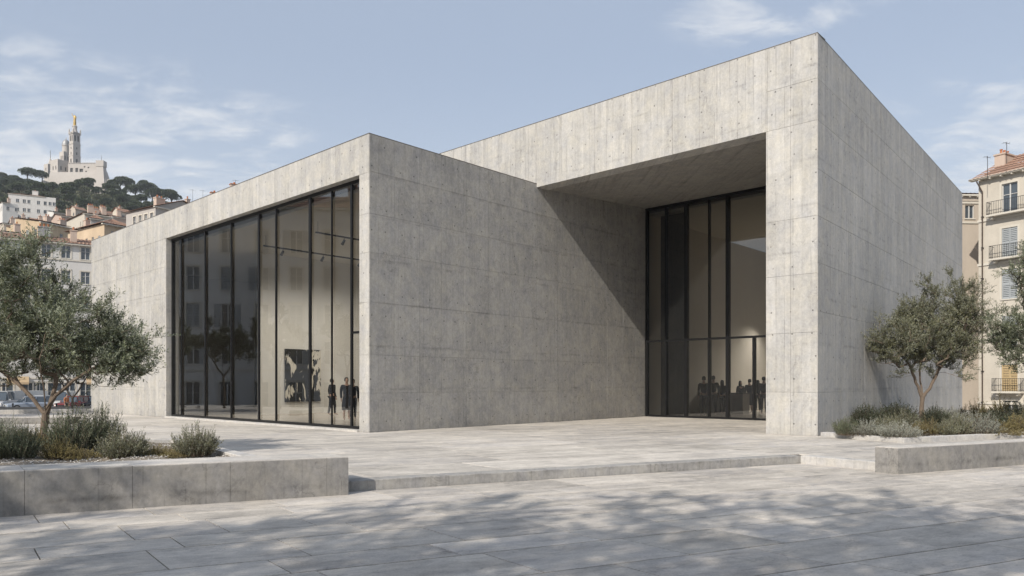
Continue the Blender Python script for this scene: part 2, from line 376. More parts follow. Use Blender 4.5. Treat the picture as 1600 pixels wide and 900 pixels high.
# ---------------------------------------------------------------- museum frame
A = Vector((-4.40, 22.70)); d1 = Vector((-.7318, .6815)); d2 = Vector((.6815, .7318))
B = Vector((8.78, 21.17)); d3 = Vector((.645, .764)).normalized(); L3 = 23.4
BF = (B - A).dot(d2)                # depth of the tall block's front plane
aB = (B - A).dot(d1)
H1, H2 = 9.22, 11.59
def ab(a, b): return A + d1 * a + d2 * b
def a_at(u, b):                     # a where the picture column u meets the plane at depth b
    t = (u - U0) / F; q = A + d2 * b
    return (q.x - t * q.y) / (t * d1.y - d1.x)
GB = 15.49                          # plane of the portal glass
k1 = Vector((.905, .426)); k1.normalize(); k2 = Vector((-.616, .788)); k2.normalize()
LOW = -.16; STREET = -1.2

museum = thing('museum', 'large pale board-marked concrete museum with two flat-roofed blocks and tall dark-framed glass walls', 'museum', (A.x, A.y, 0))
MO = Vector((A.x, A.y, 0))
def cut(vals, lo, hi): return [lo] + [x for x in vals if lo + .15 < x < hi - .15] + [hi]
def panels(parent, o, ud, nd, rects, us, zs, mat, off, uoff=0.0, prefix='concrete_panel'):
    """cast panels standing 14 mm proud of the core with chamfered edges and an open joint between them"""
    ud = Vector((ud.x, ud.y, 0)); nd = Vector((nd.x, nd.y, 0)); o = Vector((o.x, o.y, 0))
    for (u0, u1, z0, z1) in rects:
        U = cut(us, u0, u1); Z = cut(zs, z0, z1)
        for i in range(len(U) - 1):
            for j in range(len(Z) - 1):
                gp, ch = .0033, .002; pr = .013 + rnd.uniform(0, .003)
                a0, a1, c0, c1 = U[i] + gp, U[i + 1] - gp, Z[j] + gp, Z[j + 1] - gp
                mb = MB()
                P = lambda a, c, n: o + ud * a + nd * n + Vector((0, 0, c))
                out = [(a0, c0), (a1, c0), (a1, c1), (a0, c1)]; inn = [(a0 + ch, c0 + ch), (a1 - ch, c0 + ch), (a1 - ch, c1 - ch), (a0 + ch, c1 - ch)]
                fl = ud.cross(Vector((0, 0, 1))).dot(nd) < 0
                def add(pts, uvs):
                    if fl: pts, uvs = pts[::-1], uvs[::-1]
                    mb.face(pts, [(x + uoff, y) for x, y in uvs])
                add([P(a, c, pr) for a, c in inn], inn)
                for k in range(4):
                    n_ = (k + 1) % 4
                    add([P(*out[k], pr - ch), P(*out[n_], pr - ch), P(*inn[n_], pr), P(*inn[k], pr)], [out[k], out[n_], inn[n_], inn[k]])
                    add([P(*out[k], 0), P(*out[n_], 0), P(*out[n_], pr - ch), P(*out[k], pr - ch)], [out[k], out[n_], out[n_], out[k]])
                mb.build(prefix, mat, parent, off)
ZL = [1.22, 2.40, 4.03, 5.57, 6.77, 8.07]
ZB = [1.26, 3.0, 4.7, 6.35, 9.1, 10.3]
def steps(lo, hi, st): return [lo + st * i for i in range(1, int((hi - lo) / st) + 1)]
GT = 8.04; GL = 15.2; GR = .506     # front glazing: head height and its ends
# low block, front wall
w = MB()
w.frame(A, d1, d2, (0, GR), (0, .5), (-.3, H1)); w.frame(A, d1, d2, (GL, 25.0), (0, .5), (-.3, H1)); w.frame(A, d1, d2, (GR, GL), (0, .5), (GT, H1))
wf = w.build('front_wall', 'concrete_boarded', museum, MO)
panels(wf, A, d1, -d2, [(0, GR, 0, GT), (GL, 25.0, 0, GT)], steps(GL, 25, 1.22), ZL[:-1], 'concrete_boarded', MO)
panels(wf, A, d1, -d2, [(0, 25.0, GT, H1)], steps(GR, 25, 2.1), [], 'concrete_boarded', MO)
# low block, side wall (left cheek of the portal)
w = MB(); w.frame(A, d1, d2, (0, .5), (.5, 28), (-.3, H1))
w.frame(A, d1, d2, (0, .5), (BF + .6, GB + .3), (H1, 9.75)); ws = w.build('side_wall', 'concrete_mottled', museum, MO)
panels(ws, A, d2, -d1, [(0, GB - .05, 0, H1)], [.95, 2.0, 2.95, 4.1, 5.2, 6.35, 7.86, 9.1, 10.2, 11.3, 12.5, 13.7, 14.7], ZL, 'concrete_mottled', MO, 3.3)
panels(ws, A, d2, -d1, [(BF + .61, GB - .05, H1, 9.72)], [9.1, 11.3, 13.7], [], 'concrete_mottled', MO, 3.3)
# low block ends, back and roof
w = MB(); w.frame(A, d1, d2, (24.5, 25.0), (.5, 28), (-.3, H1)); w.frame(A, d1, d2, (.5, 24.5), (27.5, 28), (-.3, H1)); w.build('rear_wall', 'concrete_boarded', museum, MO)
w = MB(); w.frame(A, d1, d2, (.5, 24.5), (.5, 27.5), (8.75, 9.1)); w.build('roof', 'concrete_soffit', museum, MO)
# tall block
ip = ab(aB + 1.52, BF)              # inner front corner of the pillar
w = MB()
fr = Vector((B.x, B.y)); e3 = B + d3 * L3
n3 = Vector((-d3.y, d3.x))
inner_back = e3 + n3 * 1.4
w.prism([tuple(fr), tuple(e3), tuple(inner_back), tuple(ab(aB + 1.52, GB + .4)), tuple(ip)], -.3, H2)
wr = w.build('right_wall', 'concrete_boarded', museum, MO)
panels(wr, B, d1, -d2, [(0, 1.52, 0, H2)], [.77], ZB, 'concrete_boarded', MO, 11.0)
panels(wr, B, d3, Vector((d3.y, -d3.x)), [(0, L3, 0, H2)], steps(0, L3, 2.4), [1.26, 3.6, 5.0, 6.35, 7.7, 9.1, 10.3], 'concrete_boarded', MO, 21.7)
w = MB(); LE = 14.0
w.frame(A, d1, d2, (aB + 1.52, LE), (BF, BF + .6), (9.1, H2))
wl = w.build('portal_lintel', 'concrete_boarded', museum, MO)
panels(wl, ab(aB, BF), d1, -d2, [(1.52, -aB + .0, 9.1, H2), (-aB, LE - aB, H1 + .01, H2)], steps(1.52, 30, 1.6), [], 'concrete_boarded', MO, 5.1)
w = MB(); w.frame(A, d1, d2, (LE - .5, LE), (BF + .6, 31.1), (9.1, H2)); w.frame(A, d1, d2, (-8.3, LE - .5), (30.6, 31.1), (-.3, H2))
w.build('upper_rear_wall', 'concrete_boarded', museum, MO)
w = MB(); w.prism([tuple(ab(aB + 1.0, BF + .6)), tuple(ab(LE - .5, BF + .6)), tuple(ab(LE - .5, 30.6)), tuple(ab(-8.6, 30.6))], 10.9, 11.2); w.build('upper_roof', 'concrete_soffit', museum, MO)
# soffit of the portal, rising slightly to the glass
w = MB()
s0, s1 = BF + .6, GB + .12
q = lambda a, b, z: (*ab(a, b), z)
al, ar = 0.0, aB + 1.53
zb = 9.62
w.face([q(al, s0, 9.12), q(ar, s0, 9.12), q(ar, s1, zb), q(al, s1, zb)][::1]); w.face([q(al, s0, 9.5), q(al, s1, zb + .3), q(ar, s1, zb + .3), q(ar, s0, 9.5)])
w.face([q(al, s1, zb), q(ar, s1, zb), q(ar, s1, zb + .3), q(al, s1, zb + .3)]); w.face([q(al, s0, 9.12), q(al, s1, zb), q(al, s1, zb + .3), q(al, s0, 9.5)])
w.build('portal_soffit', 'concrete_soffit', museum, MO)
# copings
w = MB()
for (o_, a_, b_, ra, rb, zt) in ((A, d1, d2, (-.012, 25.03), (-.014, .5), H1), (A, d1, d2, (-.014, .5), (.5, BF), H1), (B, d1, d2, (-.012, LE - aB), (-.014, .6), H2)):
    w.frame(o_, a_, b_, ra, rb, (zt + .001, zt + .028))
w.frame(B, d3, Vector((d3.y, -d3.x)), (.02, L3 + .03), (-.5, .014), (H2 + .003, H2 + .030))
w.build('roof_coping', 'coping_metal', museum, MO)
# stone threshold under the front glass
w = MB(); w.frame(A, d1, d2, (GR, GL), (-.1, .48), (-.2, .055)); w.build('sill', 'concrete_kerb', museum, MO)

# front glazing: frame, fins, panes
def glazing(name, a0, a1, b, z0, z1, ms, panes_mat, transom=None, upper=None, fin=.2):
    mb = MB()
    mb.frame(A, d1, d2, (a0, a1), (b, b + .16), (z0, z0 + .09)); mb.frame(A, d1, d2, (a0, a1), (b, b + .16), (z1 - .12, z1))
    for e in (a0, a1 - .10): mb.frame(A, d1, d2, (e, e + .10), (b - .003, b + .163), (z0 + .09, z1 - .12))
    fo = mb.build(name, 'dark_metal', museum, MO)
    cuts = sorted([m_[0] for m_ in ms])
    for (a, wd, zz0, zz1) in ms:
        m_ = MB(); m_.frame(A, d1, d2, (a - wd / 2, a + wd / 2), (b - .012, b + fin), (zz0, zz1)); m_.build('mullion', 'dark_metal', fo, MO)
    if transom:
        m_ = MB(); m_.frame(A, d1, d2, (a0 + .1, a1 - .1), (b + .0, b + .13), (transom - .045, transom + .045)); m_.build('transom', 'dark_metal', fo, MO)
    def row(cs, za, zb_):
        E = [a0 + .05] + sorted(cs) + [a1 - .05]
        for i in range(len(E) - 1):
            m_ = MB(); m_.frame(A, d1, d2, (E[i] + .03, E[i + 1] - .03), (b + .06, b + .064), (za, zb_), skip='b1 a0 a1 z0 z1'); m_.build('pane', panes_mat, fo, MO)
    if transom:
        row([m_[0] for m_ in ms if m_[2] < transom - .5], z0 + .05, transom - .02); row([m_[0] for m_ in ms if m_[3] > transom + .5], transom + .02, z1 - .06)
    else: row(cuts, z0 + .05, z1 - .06)
    return fo
gb = .22
fins = [(549, .09), (518, .03), (484, .12), (431, .07), (404, .10), (361, .07), (320, .07), (283, .05)]
glazing('front_glazing', GR, GL, gb, .057, GT - .002, [(a_at(u, gb), wd, .147, GT - .122) for u, wd in fins], 'glazing', fin=.05)
w = MB(); w.frame(A, d1, d2, (GR + .1, a_at(549, gb) - .045), (gb + .0, gb + .13), (3.12, 3.19)); w.build('door_transom', 'dark_metal', museum, MO)
tz = 3.46; zt_ = 9.6
pg = []
for u, wd, part in ((1040, .08, 'all'), (1071, .13, 'all'), (1107, .07, 'low'), (1107, .028, 'high'), (1136, .13, 'all'), (1177, .08, 'low')):
    pg.append((a_at(u, GB), wd, tz + .045 if part == 'high' else .09, tz - .045 if part == 'low' else zt_ - .12))
pa0, pa1 = aB + 1.54, -.02
glazing('portal_glazing', pa0, pa1, GB, .002, zt_, pg, 'glazing_dark', transom=tz, fin=.22)

# gallery interior (part of the museum)
w = MB(); w.frame(A, d1, d2, (.5, 24.4), (.5, 27.4), (-.1, .035)); w.prism([tuple(ab(-9.2, GB + .1)), tuple(ab(0, GB + .1)), tuple(ab(0, 30.6)), tuple(ab(-8.4, 30.6))], -.1, .03); w.build('interior_floor', 'gallery_floor', museum, MO)
w = MB(); w.frame(A, d1, d2, (.55, 24.4), (.6, 14.4), (7.78, 7.9)); w.prism([tuple(ab(-9.3, GB + .2)), tuple(ab(0, GB + .2)), tuple(ab(0, 30.5)), tuple(ab(-8.5, 30.5))], 9.3, 9.4); w.build('interior_ceiling', 'ceiling_plaster', museum, MO)
w = MB(); w.frame(A, d1, d2, (14.0, 14.3), (3.9, 14.4), (.035, 7.78)); w.frame(A, d1, d2, (.55, 14.0), (14.4, 14.6), (.035, 7.78)); w.frame(A, d1, d2, (.505, .545), (.52, 14.4), (.035, 7.78))
w.build('gallery_partition', 'gallery_plaster', museum, MO)
hb = 29.5
w = MB(); w.frame(A, d1, d2, (14.302, 24.4), (9.0, 9.2), (.035, 7.78)); w.frame(A, d1, d2, (24.3, 24.49), (.52, 9.0), (.035, 7.78)); w.build('back_room_partition', 'back_room_plaster', museum, MO)
w = MB(); w.frame(A, d1, d2, (-8.9, -.02), (hb, hb + .2), (.03, 9.3)); w.frame(A, d1, d2, (-.02, .0), (GB + .3, hb), (.03, 9.3)); w.build('hall_partition', 'hall_plaster', museum, MO)
w = MB(); w.frame(A, d1, d2, (a_at(1077, GB + .9), a_at(1036, GB + .9)), (GB + .7, GB + .9), (.03, 9.3)); w.build('dark_partition', 'dark_partition', museum, MO)

# ---------------------------------------------------------------- plaza, kerbs, street
def obj_struct(name, mb, mat, **k): return tag(mb.build(name, mat, **k), kind='structure')
# big ground sheet at street level, reaching the horizon
mb = MB(); mb.face([(-3500, -3000, STREET - .004), (3500, -3000, STREET - .004), (3500, 4500, STREET - .004), (-3500, 4500, STREET - .004)])
obj_struct('ground', mb, 'street_stone')
Kc = ground_pt(1250.6, 712.2).to_2d(); Kl = ground_pt(545, 752).to_2d(); Kr = ground_pt(1373, 722.4).to_2d()
k1 = (Kc - Kl).normalized(); k2 = (Kc - Kr).normalized()
def K(m, n): return Kc + k1 * m + k2 * n     # skewed plaza grid: m along the kerb, n away from the camera
def kinv(p):
    d = Vector(p) - Kc; det = k1.x * k2.y - k1.y * k2.x
    return ((d.x * k2.y - d.y * k2.x) / det, (k1.x * d.y - k1.y * d.x) / det)
# lower plaza base and upper plaza base
mb = MB(); mb.prism([tuple(K(-38, -22)), tuple(K(34, -22)), tuple(K(34, 1)), tuple(K(-38, 1))], STREET - .3, LOW - .025)
lower = obj_struct('lower_plaza', mb, 'joint_bed')
rN = (Kr - Kc).length
mr_, nr_ = kinv(Kr)
UP = [tuple(K(-38, .004)), tuple(K(.006, .004)), tuple(K(.006, nr_ + .004)), tuple(K(34, nr_ + .004)), tuple(K(34, 48)), tuple(K(-20, 48)), tuple(K(-20, 27)), tuple(K(-38, 27))]
mb = MB(); mb.prism(UP, STREET - .3, -.025)
upper = obj_struct('upper_plaza', mb, 'joint_bed')
def in_view(p, marg=60):
    if p.y < 3: return False
    u = U0 + F * p.x / p.y; return -marg < u < 1600 + marg
def inside_bld(p):
    d = Vector(p) - A; a, b = d.dot(d1), d.dot(d2)
    if .3 < a < 24.7 and b > .3: return True
    if a <= .3 and b > GB + .4 and a > -9.2: return True
    d = Vector(p) - B; c = d.dot(Vector((d3.y, -d3.x))); s_ = d.dot(d3)
    return -1.2 < c < -.3 and s_ > .3
far_slabs = {'u': MB(), 'l': MB()}
def slab(m0, m1, n0, n1, z, key, parent, mat, lim):
    gm, gn, ch = (.006, .013, .002) if key == 'l' else (.010, .022, .002)
    zt = z + rnd.uniform(-.0012, .0012)
    if min(m1 - m0, n1 - n0) < .1: return
    out = [K(m0 + gm, n0 + gn), K(m1 - gm, n0 + gn), K(m1 - gm, n1 - gn), K(m0 + gm, n1 - gn)]
    inn = [K(m0 + gm + ch, n0 + gn + ch), K(m1 - gm - ch, n0 + gn + ch), K(m1 - gm - ch, n1 - gn - ch), K(m0 + gm + ch, n1 - gn - ch)]
    cen = K((m0 + m1) / 2, (n0 + n1) / 2)
    vis = any(in_view(p, 10) for p in out + [cen]) and lim(cen)
    mb = MB() if vis else far_slabs[key]
    mb.face([(*p, zt) for p in inn])
    for i in range(4):
        j = (i + 1) % 4
        mb.face([(*out[i], zt - ch), (*out[j], zt - ch), (*inn[j], zt), (*inn[i], zt)])
        mb.face([(*out[i], zt - .024), (*out[j], zt - .024), (*out[j], zt - ch), (*out[i], zt - ch)])
    if vis: mb.build('paving_slab', mat, parent)
# lower slabs: rows of uneven depth, uneven lengths
n = -.001; rows = []
depths = [1.0, .6, 1.0, .62, .95, .62, .95, .9, .62, .9, .9, .9, 1.2, 1.2, 1.2, 1.2, 1.2, 1.2, 1.2, 1.2]
for d_ in depths:
    rows.append((n - d_, n)); n -= d_
for (n0, n1) in rows:
    m = -38 + rnd.uniform(0, 1.5)
    while m < 34:
        l = rnd.choice([.95, 1.25, 1.25, 1.6, 1.9]); slab(m, m + l, n0, n1, LOW, 'l', lower, 'paving_lower', lambda c: True); m += l
m = mr_ + .003          # strip of lower slabs to the right of the kerb return is hidden by the planter
n = .33; j = 0
while n < 40:
    dn = 1.5; m = -38 + rnd.uniform(0, 3)
    while m < 34:
        l = rnd.choice([2.4, 3.0, 3.6]); c = K(m + l / 2, n + dn / 2)
        cs = [K(m + l * x, n + dn * y) for x in (0, .5, 1) for y in (0, .5, 1)]
        if not all(inside_bld(p) for p in cs) and not (m + l > 33.9) and not (n > 26 and m < -21): slab(m, m + l, n, n + dn, 0.0, 'u', upper, 'paving_upper', lambda c: c.y < 34)
        m += l
    n += dn
# right of the return the upper plaza comes forward to the planter wall
n = .33
while n > nr_ + .3:
    dn = min(1.2, n - nr_ - .25); m = .5
    if dn < .2: break
    m = -.001 + .32
    mm = m
    while mm < 32:
        l = rnd.choice([2.4, 3.0]); 
        slab(max(mm, (.34)), mm + l, n - dn, n, 0.0, 'u', upper, 'paving_upper', lambda c: c.y < 34); mm += l
    n -= dn
for k_, p_, m_ in (('u', upper, 'paving_upper'), ('l', lower, 'paving_lower')):
    if far_slabs[k_].f: tag(far_slabs[k_].build('paving_slabs', m_, p_), kind='stuff')
# kerb stones
def kerb(p, d, L, inward, w_, z0, z1, cuts, parent, name='kerb_stone', mat='concrete_kerb', chf=.012):
    E = [0] + cuts + [L]; d = Vector(d).normalized(); inward = Vector(inward).normalized()
    for i in range(len(E) - 1):
        mb = MB(); a0, a1 = E[i] + .003, E[i + 1] - .003
        mb.frame(p, d, inward, (a0, a1), (0, w_), (z0, z1 - chf), skip='z1')
        o3 = Vector((p[0], p[1], 0)); dd = Vector((*d, 0)); ii = Vector((*inward, 0))
        P = lambda a, b, z: o3 + dd * a + ii * b + Vector((0, 0, z))
        o_ = [(a0, 0), (a1, 0), (a1, w_), (a0, w_)]; n_ = [(a0 + chf, chf), (a1 - chf, chf), (a1 - chf, w_ - chf), (a0 + chf, w_ - chf)]
        fl = dd.cross(ii).z < 0
        def add(ps): mb.face(ps[::-1] if fl else ps)
        add([P(*q_, z1) for q_ in n_])
        for k in range(4):
            l_ = (k + 1) % 4; add([P(*o_[k], z1 - chf), P(*o_[l_], z1 - chf), P(*n_[l_], z1), P(*n_[k], z1)])
        mb.build(name, mat, parent)
kerb(K(-38, 0), k1, 38, k2, .325, STREET, .004, [28 - 6, 28.0, 30.2, 33.3, 34.2, 36.4], upper, mat='concrete_front_shaded')
kerb(K(0, 0), -k2, -nr_ , k1, .32, STREET, .0045, [.75], upper)
kerb(K(mr_ + .32, nr_), k1, 30, k2, .25, STREET, .003, [3, 6, 9], upper)

# ---------------------------------------------------------------- planters
def block_wall(label, cat, P, d, inward, L, thick, z0, z1, cuts, mat='concrete_planter', name='planter_wall', group=None):
    t = thing(name, label, cat, (P[0], P[1], 0), 0, group)
    E = [0] + cuts + [L]; d = Vector(d).normalized(); inward = Vector(inward).normalized()
    for i in range(len(E) - 1):
        mb = MB(); a0, a1 = E[i] + .002, E[i + 1] - .002; c = .008; zz = z1 + rnd.uniform(-.001, .001)
        fl = (d.x * inward.y - d.y * inward.x) < 0
        P3 = lambda a, b, z: Vector((P[0], P[1], 0)) + Vector((*d, 0)) * a + Vector((*inward, 0)) * b + Vector((0, 0, z))
        mb.frame(P, d, inward, (a0, a1), (0, thick), (z0, zz - c), skip='z1')
        o_ = [(a0, 0), (a1, 0), (a1, thick), (a0, thick)]; n_ = [(a0 + c, c), (a1 - c, c), (a1 - c, thick - c), (a0 + c, thick - c)]
        def add(ps): mb.face(ps[::-1] if fl else ps)
        add([P3(*q_, zz) for q_ in n_])
        for k in range(4):
            l_ = (k + 1) % 4; add([P3(*o_[k], zz - c), P3(*o_[l_], zz - c), P3(*n_[l_], zz), P3(*n_[k], zz)])
        mb.build('wall_segment', mat, t, Vector((P[0], P[1], 0)))
        if mat == 'concrete_planter':  # added thin paler layer: sunlight on the wall top put into colour
            cp = MB(); cp.frame(P, d, inward, (a0 + .001, a1 - .001), (.009, thick - .009), (zz + .0005, zz + .010), skip='z0'); cp.build('sunlit_top', 'sunlit_top_stone', t, Vector((P[0], P[1], 0)))
    return t
C0 = Vector((-2.45, 11.03)); TH = .8
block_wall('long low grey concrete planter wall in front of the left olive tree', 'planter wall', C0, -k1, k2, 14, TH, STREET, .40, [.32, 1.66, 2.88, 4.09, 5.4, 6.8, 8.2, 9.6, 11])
rk = C0 - k1 * .75 + k2 * (TH + .003)
block_wall('pale low kerb closing the left planting bed on its museum side', 'kerb', rk, k2, -k1, 5.6, .24, STREET, .33, [1.9, 3.7], 'concrete_kerb', 'planter_kerb')
rb_ = rk + k2 * 5.603
block_wall('pale low kerb along the back of the left planting bed', 'kerb', rb_, -k1, k2, 14, .24, STREET, .33, [3, 6, 9], 'concrete_kerb', 'planter_kerb')
C1 = Vector((7.08, 13.5))
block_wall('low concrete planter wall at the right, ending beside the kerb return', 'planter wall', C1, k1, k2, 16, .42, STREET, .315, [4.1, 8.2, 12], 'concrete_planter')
D0 = ground_pt(1413, 692.5).to_2d(); B2 = B + Vector((.03, -.16))
dk = (B2 - D0).normalized()
block_wall('pale low kerb from the museum corner round the right planting bed', 'kerb', D0, dk, k1, (B2 - D0).length, .22, STREET, .13, [1.5], 'concrete_kerb', 'planter_kerb')
block_wall('pale low kerb along the front of the right planting bed', 'kerb', D0 + k1 * .223, k1, k2, 16, .24, STREET, .13, [3, 6, 9, 12], 'concrete_kerb', 'planter_kerb')

def bed(name, poly, z, mat='soil', pebbles=0, prad=(.008, .022)):
    """uneven soil surface clipped to a polygon, plus loose pebbles"""
    xs = [p[0] for p in poly]; ys = [p[1] for p in poly]
    def inside(x, y):
        c = False; n_ = len(poly)
        for i in range(n_):
            x1, y1 = poly[i]; x2, y2 = poly[(i + 1) % n_]
            if (y1 > y) != (y2 > y) and x < (x2 - x1) * (y - y1) / (y2 - y1) + x1: c = not c
        return c
    q = bpy.data.meshes.new(name)
    # quad patch between the 4 corners
    n1, n2 = 90, 50; P = [Vector((*p, 0)) for p in poly]; vs = []
    for i in range(n1 + 1):
        for j in range(n2 + 1):
            a, b = i / n1, j / n2; p = P[0].lerp(P[1], a).lerp(P[3].lerp(P[2], a), b)
            h = .03 * math.sin(p.x * 3.1 + p.y * 1.7) + .02 * math.sin(p.x * 7.3 - p.y * 5.1) + rnd.uniform(-.008, .008)
            vs.append((p.x, p.y, z + h))
    fs = [(i * (n2 + 1) + j, (i + 1) * (n2 + 1) + j, (i + 1) * (n2 + 1) + j + 1, i * (n2 + 1) + j + 1) for i in range(n1) for j in range(n2)]
    q.from_pydata(vs, [], fs); q.materials.append(M[mat]); o = obj(name, q); tag(o, kind='structure')
    if pebbles:
        V = []; Fc = []
        base = np.array([(1, 0, 0), (-1, 0, 0), (0, 1, 0), (0, -1, 0), (0, 0, .7), (0, 0, -.7)]); tri = [(0, 2, 4), (2, 1, 4), (1, 3, 4), (3, 0, 4), (2, 0, 5), (1, 2, 5), (3, 1, 5), (0, 3, 5)]
        for _ in range(pebbles):
            a, b = rnd.random(), rnd.random() ** 1.3; p = P[0].lerp(P[1], a).lerp(P[3].lerp(P[2], a), b)
            h = .03 * math.sin(p.x * 3.1 + p.y * 1.7) + .02 * math.sin(p.x * 7.3 - p.y * 5.1)
            r = rnd.uniform(*prad); k = len(V); an = rnd.uniform(0, 6.28); c, s_ = math.cos(an), math.sin(an)
            for bx, by, bz in base:
                bx *= rnd.uniform(.7, 1.3) * r; by *= rnd.uniform(.7, 1.1) * r
                V.append((p.x + bx * c - by * s_, p.y + bx * s_ + by * c, z + h + r * .3 + bz * r * .8))
            Fc += [(k + x, k + y, k + w_) for x, y, w_ in tri]
        me = bpy.data.meshes.new('gravel'); me.from_pydata(V, [], Fc); me.materials.append(M['pebble'])
        tag(obj('gravel', me), 'loose pale gravel lying on the soil of the ' + name.replace('_', ' '), 'gravel', kind='stuff')
P0 = C0 - k1 * .72 + k2 * TH
bed('left_planting_bed', [tuple(P0), tuple(P0 - k1 * 13), tuple(P0 - k1 * 13 + k2 * 5.65), tuple(P0 + k2 * 5.65)], .27, pebbles=16000)
Q0 = D0 + k1 * .2 + k2 * .2
bed('right_planting_bed', [tuple(Q0), tuple(Q0 + k1 * 20), tuple(Q0 + k1 * 20 + k2 * 9), tuple(D0 + dk * ((B2 - D0).length - .1) + k1 * .21)], .07, pebbles=12000)

# far low walls at the left, edge of the raised plaza
def wall2(label, p, q, th, z0, z1, mat='concrete_kerb', name='low_wall'):
    p, q = Vector(p), Vector(q); d = (q - p).normalized(); nn = Vector((-d.y, d.x)); L = (q - p).length
    return block_wall(label, 'low wall', p, d, nn, L, th, z0, z1, steps(0, L, 3.2)[:-1], mat, name)
wall2('far low white wall at the edge of the raised plaza before the parked cars', (up(-60, 36), 36), (up(146, 38.5), 38.5), .5, STREET - .2, .20)
wall2('grey low bench wall across the plaza behind the left olive tree', (up(-60, 27.5), 27.5), (up(112, 27.8), 27.8), .6, STREET, .24, 'concrete_planter')

# ---------------------------------------------------------------- plants
def leaves_mesh(name, pos, dirs, length, width, mat, curl=.15):
    """one mesh of many narrow leaves; pos, dirs (n,3)"""
    n_ = len(pos); L = length * nrg.uniform(.7, 1.25, n_)[:, None]; Wd = width * nrg.uniform(.7, 1.2, n_)[:, None]
    d = dirs / np.linalg.norm(dirs, axis=1)[:, None]
    r = nrg.normal(size=(n_, 3)); s = np.cross(d, r); s /= np.linalg.norm(s, axis=1)[:, None]
    up_ = np.cross(s, d)
    v = np.empty((n_, 4, 3)); v[:, 0] = pos; v[:, 1] = pos + d * L * .5 + s * Wd * .5 + up_ * L * curl * .5; v[:, 2] = pos + d * L; v[:, 3] = pos + d * L * .5 - s * Wd * .5 + up_ * L * curl * .5
    me = bpy.data.meshes.new(name); me.vertices.add(n_ * 4); me.vertices.foreach_set('co', v.ravel())
    me.loops.add(n_ * 4); me.loops.foreach_set('vertex_index', np.arange(n_ * 4, dtype=np.int32))
    me.polygons.add(n_); me.polygons.foreach_set('loop_start', np.arange(0, n_ * 4, 4, dtype=np.int32)); me.polygons.foreach_set('loop_total', np.full(n_, 4, dtype=np.int32))
    me.materials.append(M[mat]); me.update(calc_edges=True); me.validate(); return me
def rand_dirs(n_): d = nrg.normal(size=(n_, 3)); return d / np.linalg.norm(d, axis=1)[:, None]

def grow(limbs, blobs, n_targets, seg=.16, tip=.0042, power=2.25, clus=.15):
    """skeleton: first the given limb polylines, then every target point inside the crown blobs joined to it"""
    nodes = []; par = []
    def add(p, q): nodes.append(np.array(p, float)); par.append(q); return len(nodes) - 1
    ends = {}
    for li, (start, pts) in enumerate(limbs):
        last = -1 if start is None else start
        for p in pts:
            if last >= 0:
                a = nodes[last]; b = np.array(p, float); k = max(1, int(np.linalg.norm(b - a) / seg))
                for i in range(1, k + 1):
                    j = nrg.normal(size=3) * .012 if i < k else 0
                    last = add(a + (b - a) * i / k + j, last)
            else: last = add(p, -1)
    base_n = len(nodes)
    T = []
    wts = np.array([b[1][0] * b[1][1] * b[1][2] for b in blobs]) ** .7; wts /= wts.sum()
    per_c = 9
    for _ in range(max(1, n_targets // per_c)):
        c, r = blobs[nrg.choice(len(blobs), p=wts)]
        d = rand_dirs(1)[0]; k = nrg.uniform(.2, 1) ** .5 * nrg.uniform(.85, 1.12)
        cc = np.array(c) + d * np.array(r) * k; sp = clus * nrg.uniform(.7, 1.4)
        for _ in range(per_c): T.append(cc + nrg.normal(size=3) * np.array((sp, sp, sp * 1.15)))
    root = nodes[min(len(nodes) - 1, 6)]
    T.sort(key=lambda t: np.linalg.norm(t - root))
    tips = []
    for t in T:
        P = np.array(nodes); dd = np.linalg.norm(P - t, axis=1)
        pen = np.where(P[:, 2] > t[2] + .15, .5, 0); dd = dd + pen
        dd[:4] += 3
        i = int(np.argmin(dd)); a = nodes[i]; L = np.linalg.norm(t - a)
        if L < .05: continue
        k = max(1, int(L / seg)); last = i
        out = a - nodes[par[i]] if par[i] >= 0 else np.array((0, 0, 1.)); out = out / (np.linalg.norm(out) + 1e-6)
        c = a + out * L * .35
        for s_ in range(1, k + 1):
            x = s_ / k; p = (1 - x) ** 2 * a + 2 * x * (1 - x) * c + x * x * t
            last = add(p + nrg.normal(size=3) * .01, last)
        tips.append(last)
    rad = np.zeros(len(nodes)); acc = np.zeros(len(nodes))
    child = np.zeros(len(nodes), int)
    for i in range(len(nodes)):
        if par[i] >= 0: child[par[i]] += 1
    for i in range(len(nodes) - 1, -1, -1):
        if child[i] == 0: acc[i] += tip ** power
        rad[i] = acc[i] ** (1 / power)
        if par[i] >= 0: acc[par[i]] += acc[i]
    return nodes, par, rad, tips
def skin_tree(nodes, par, rad, mat, name, parent, minr=.0, flare=1.0):
    mb = MB()
    for i in range(len(nodes)):
        q = par[i]
        if q < 0 or rad[i] < minr: continue
        ra, rb = rad[q], rad[i]
        if rad[q] > rad[i] * 1.7: ra = rad[i] * 1.25
        if nodes[i][2] < .5: 
            ra *= 1 + flare * max(0, .35 - nodes[q][2]); rb *= 1 + flare * max(0, .35 - nodes[i][2])
        n_ = 12 if rb > .05 else (7 if rb > .02 else 4)
        if n_ == 12:      # knobbly bark
            p0, p1 = Vector(nodes[q]), Vector(nodes[i]); mb.tube(p0, p1 + (p1 - p0) * .06, ra * (1 + .10 * math.sin(q * 1.9)), rb * (1 + .10 * math.sin(i * 1.9)), n_, False)
        else: mb.tube(nodes[q], nodes[i], ra, rb, n_, False)
    return mb.build(name, mat, parent, smooth=True)
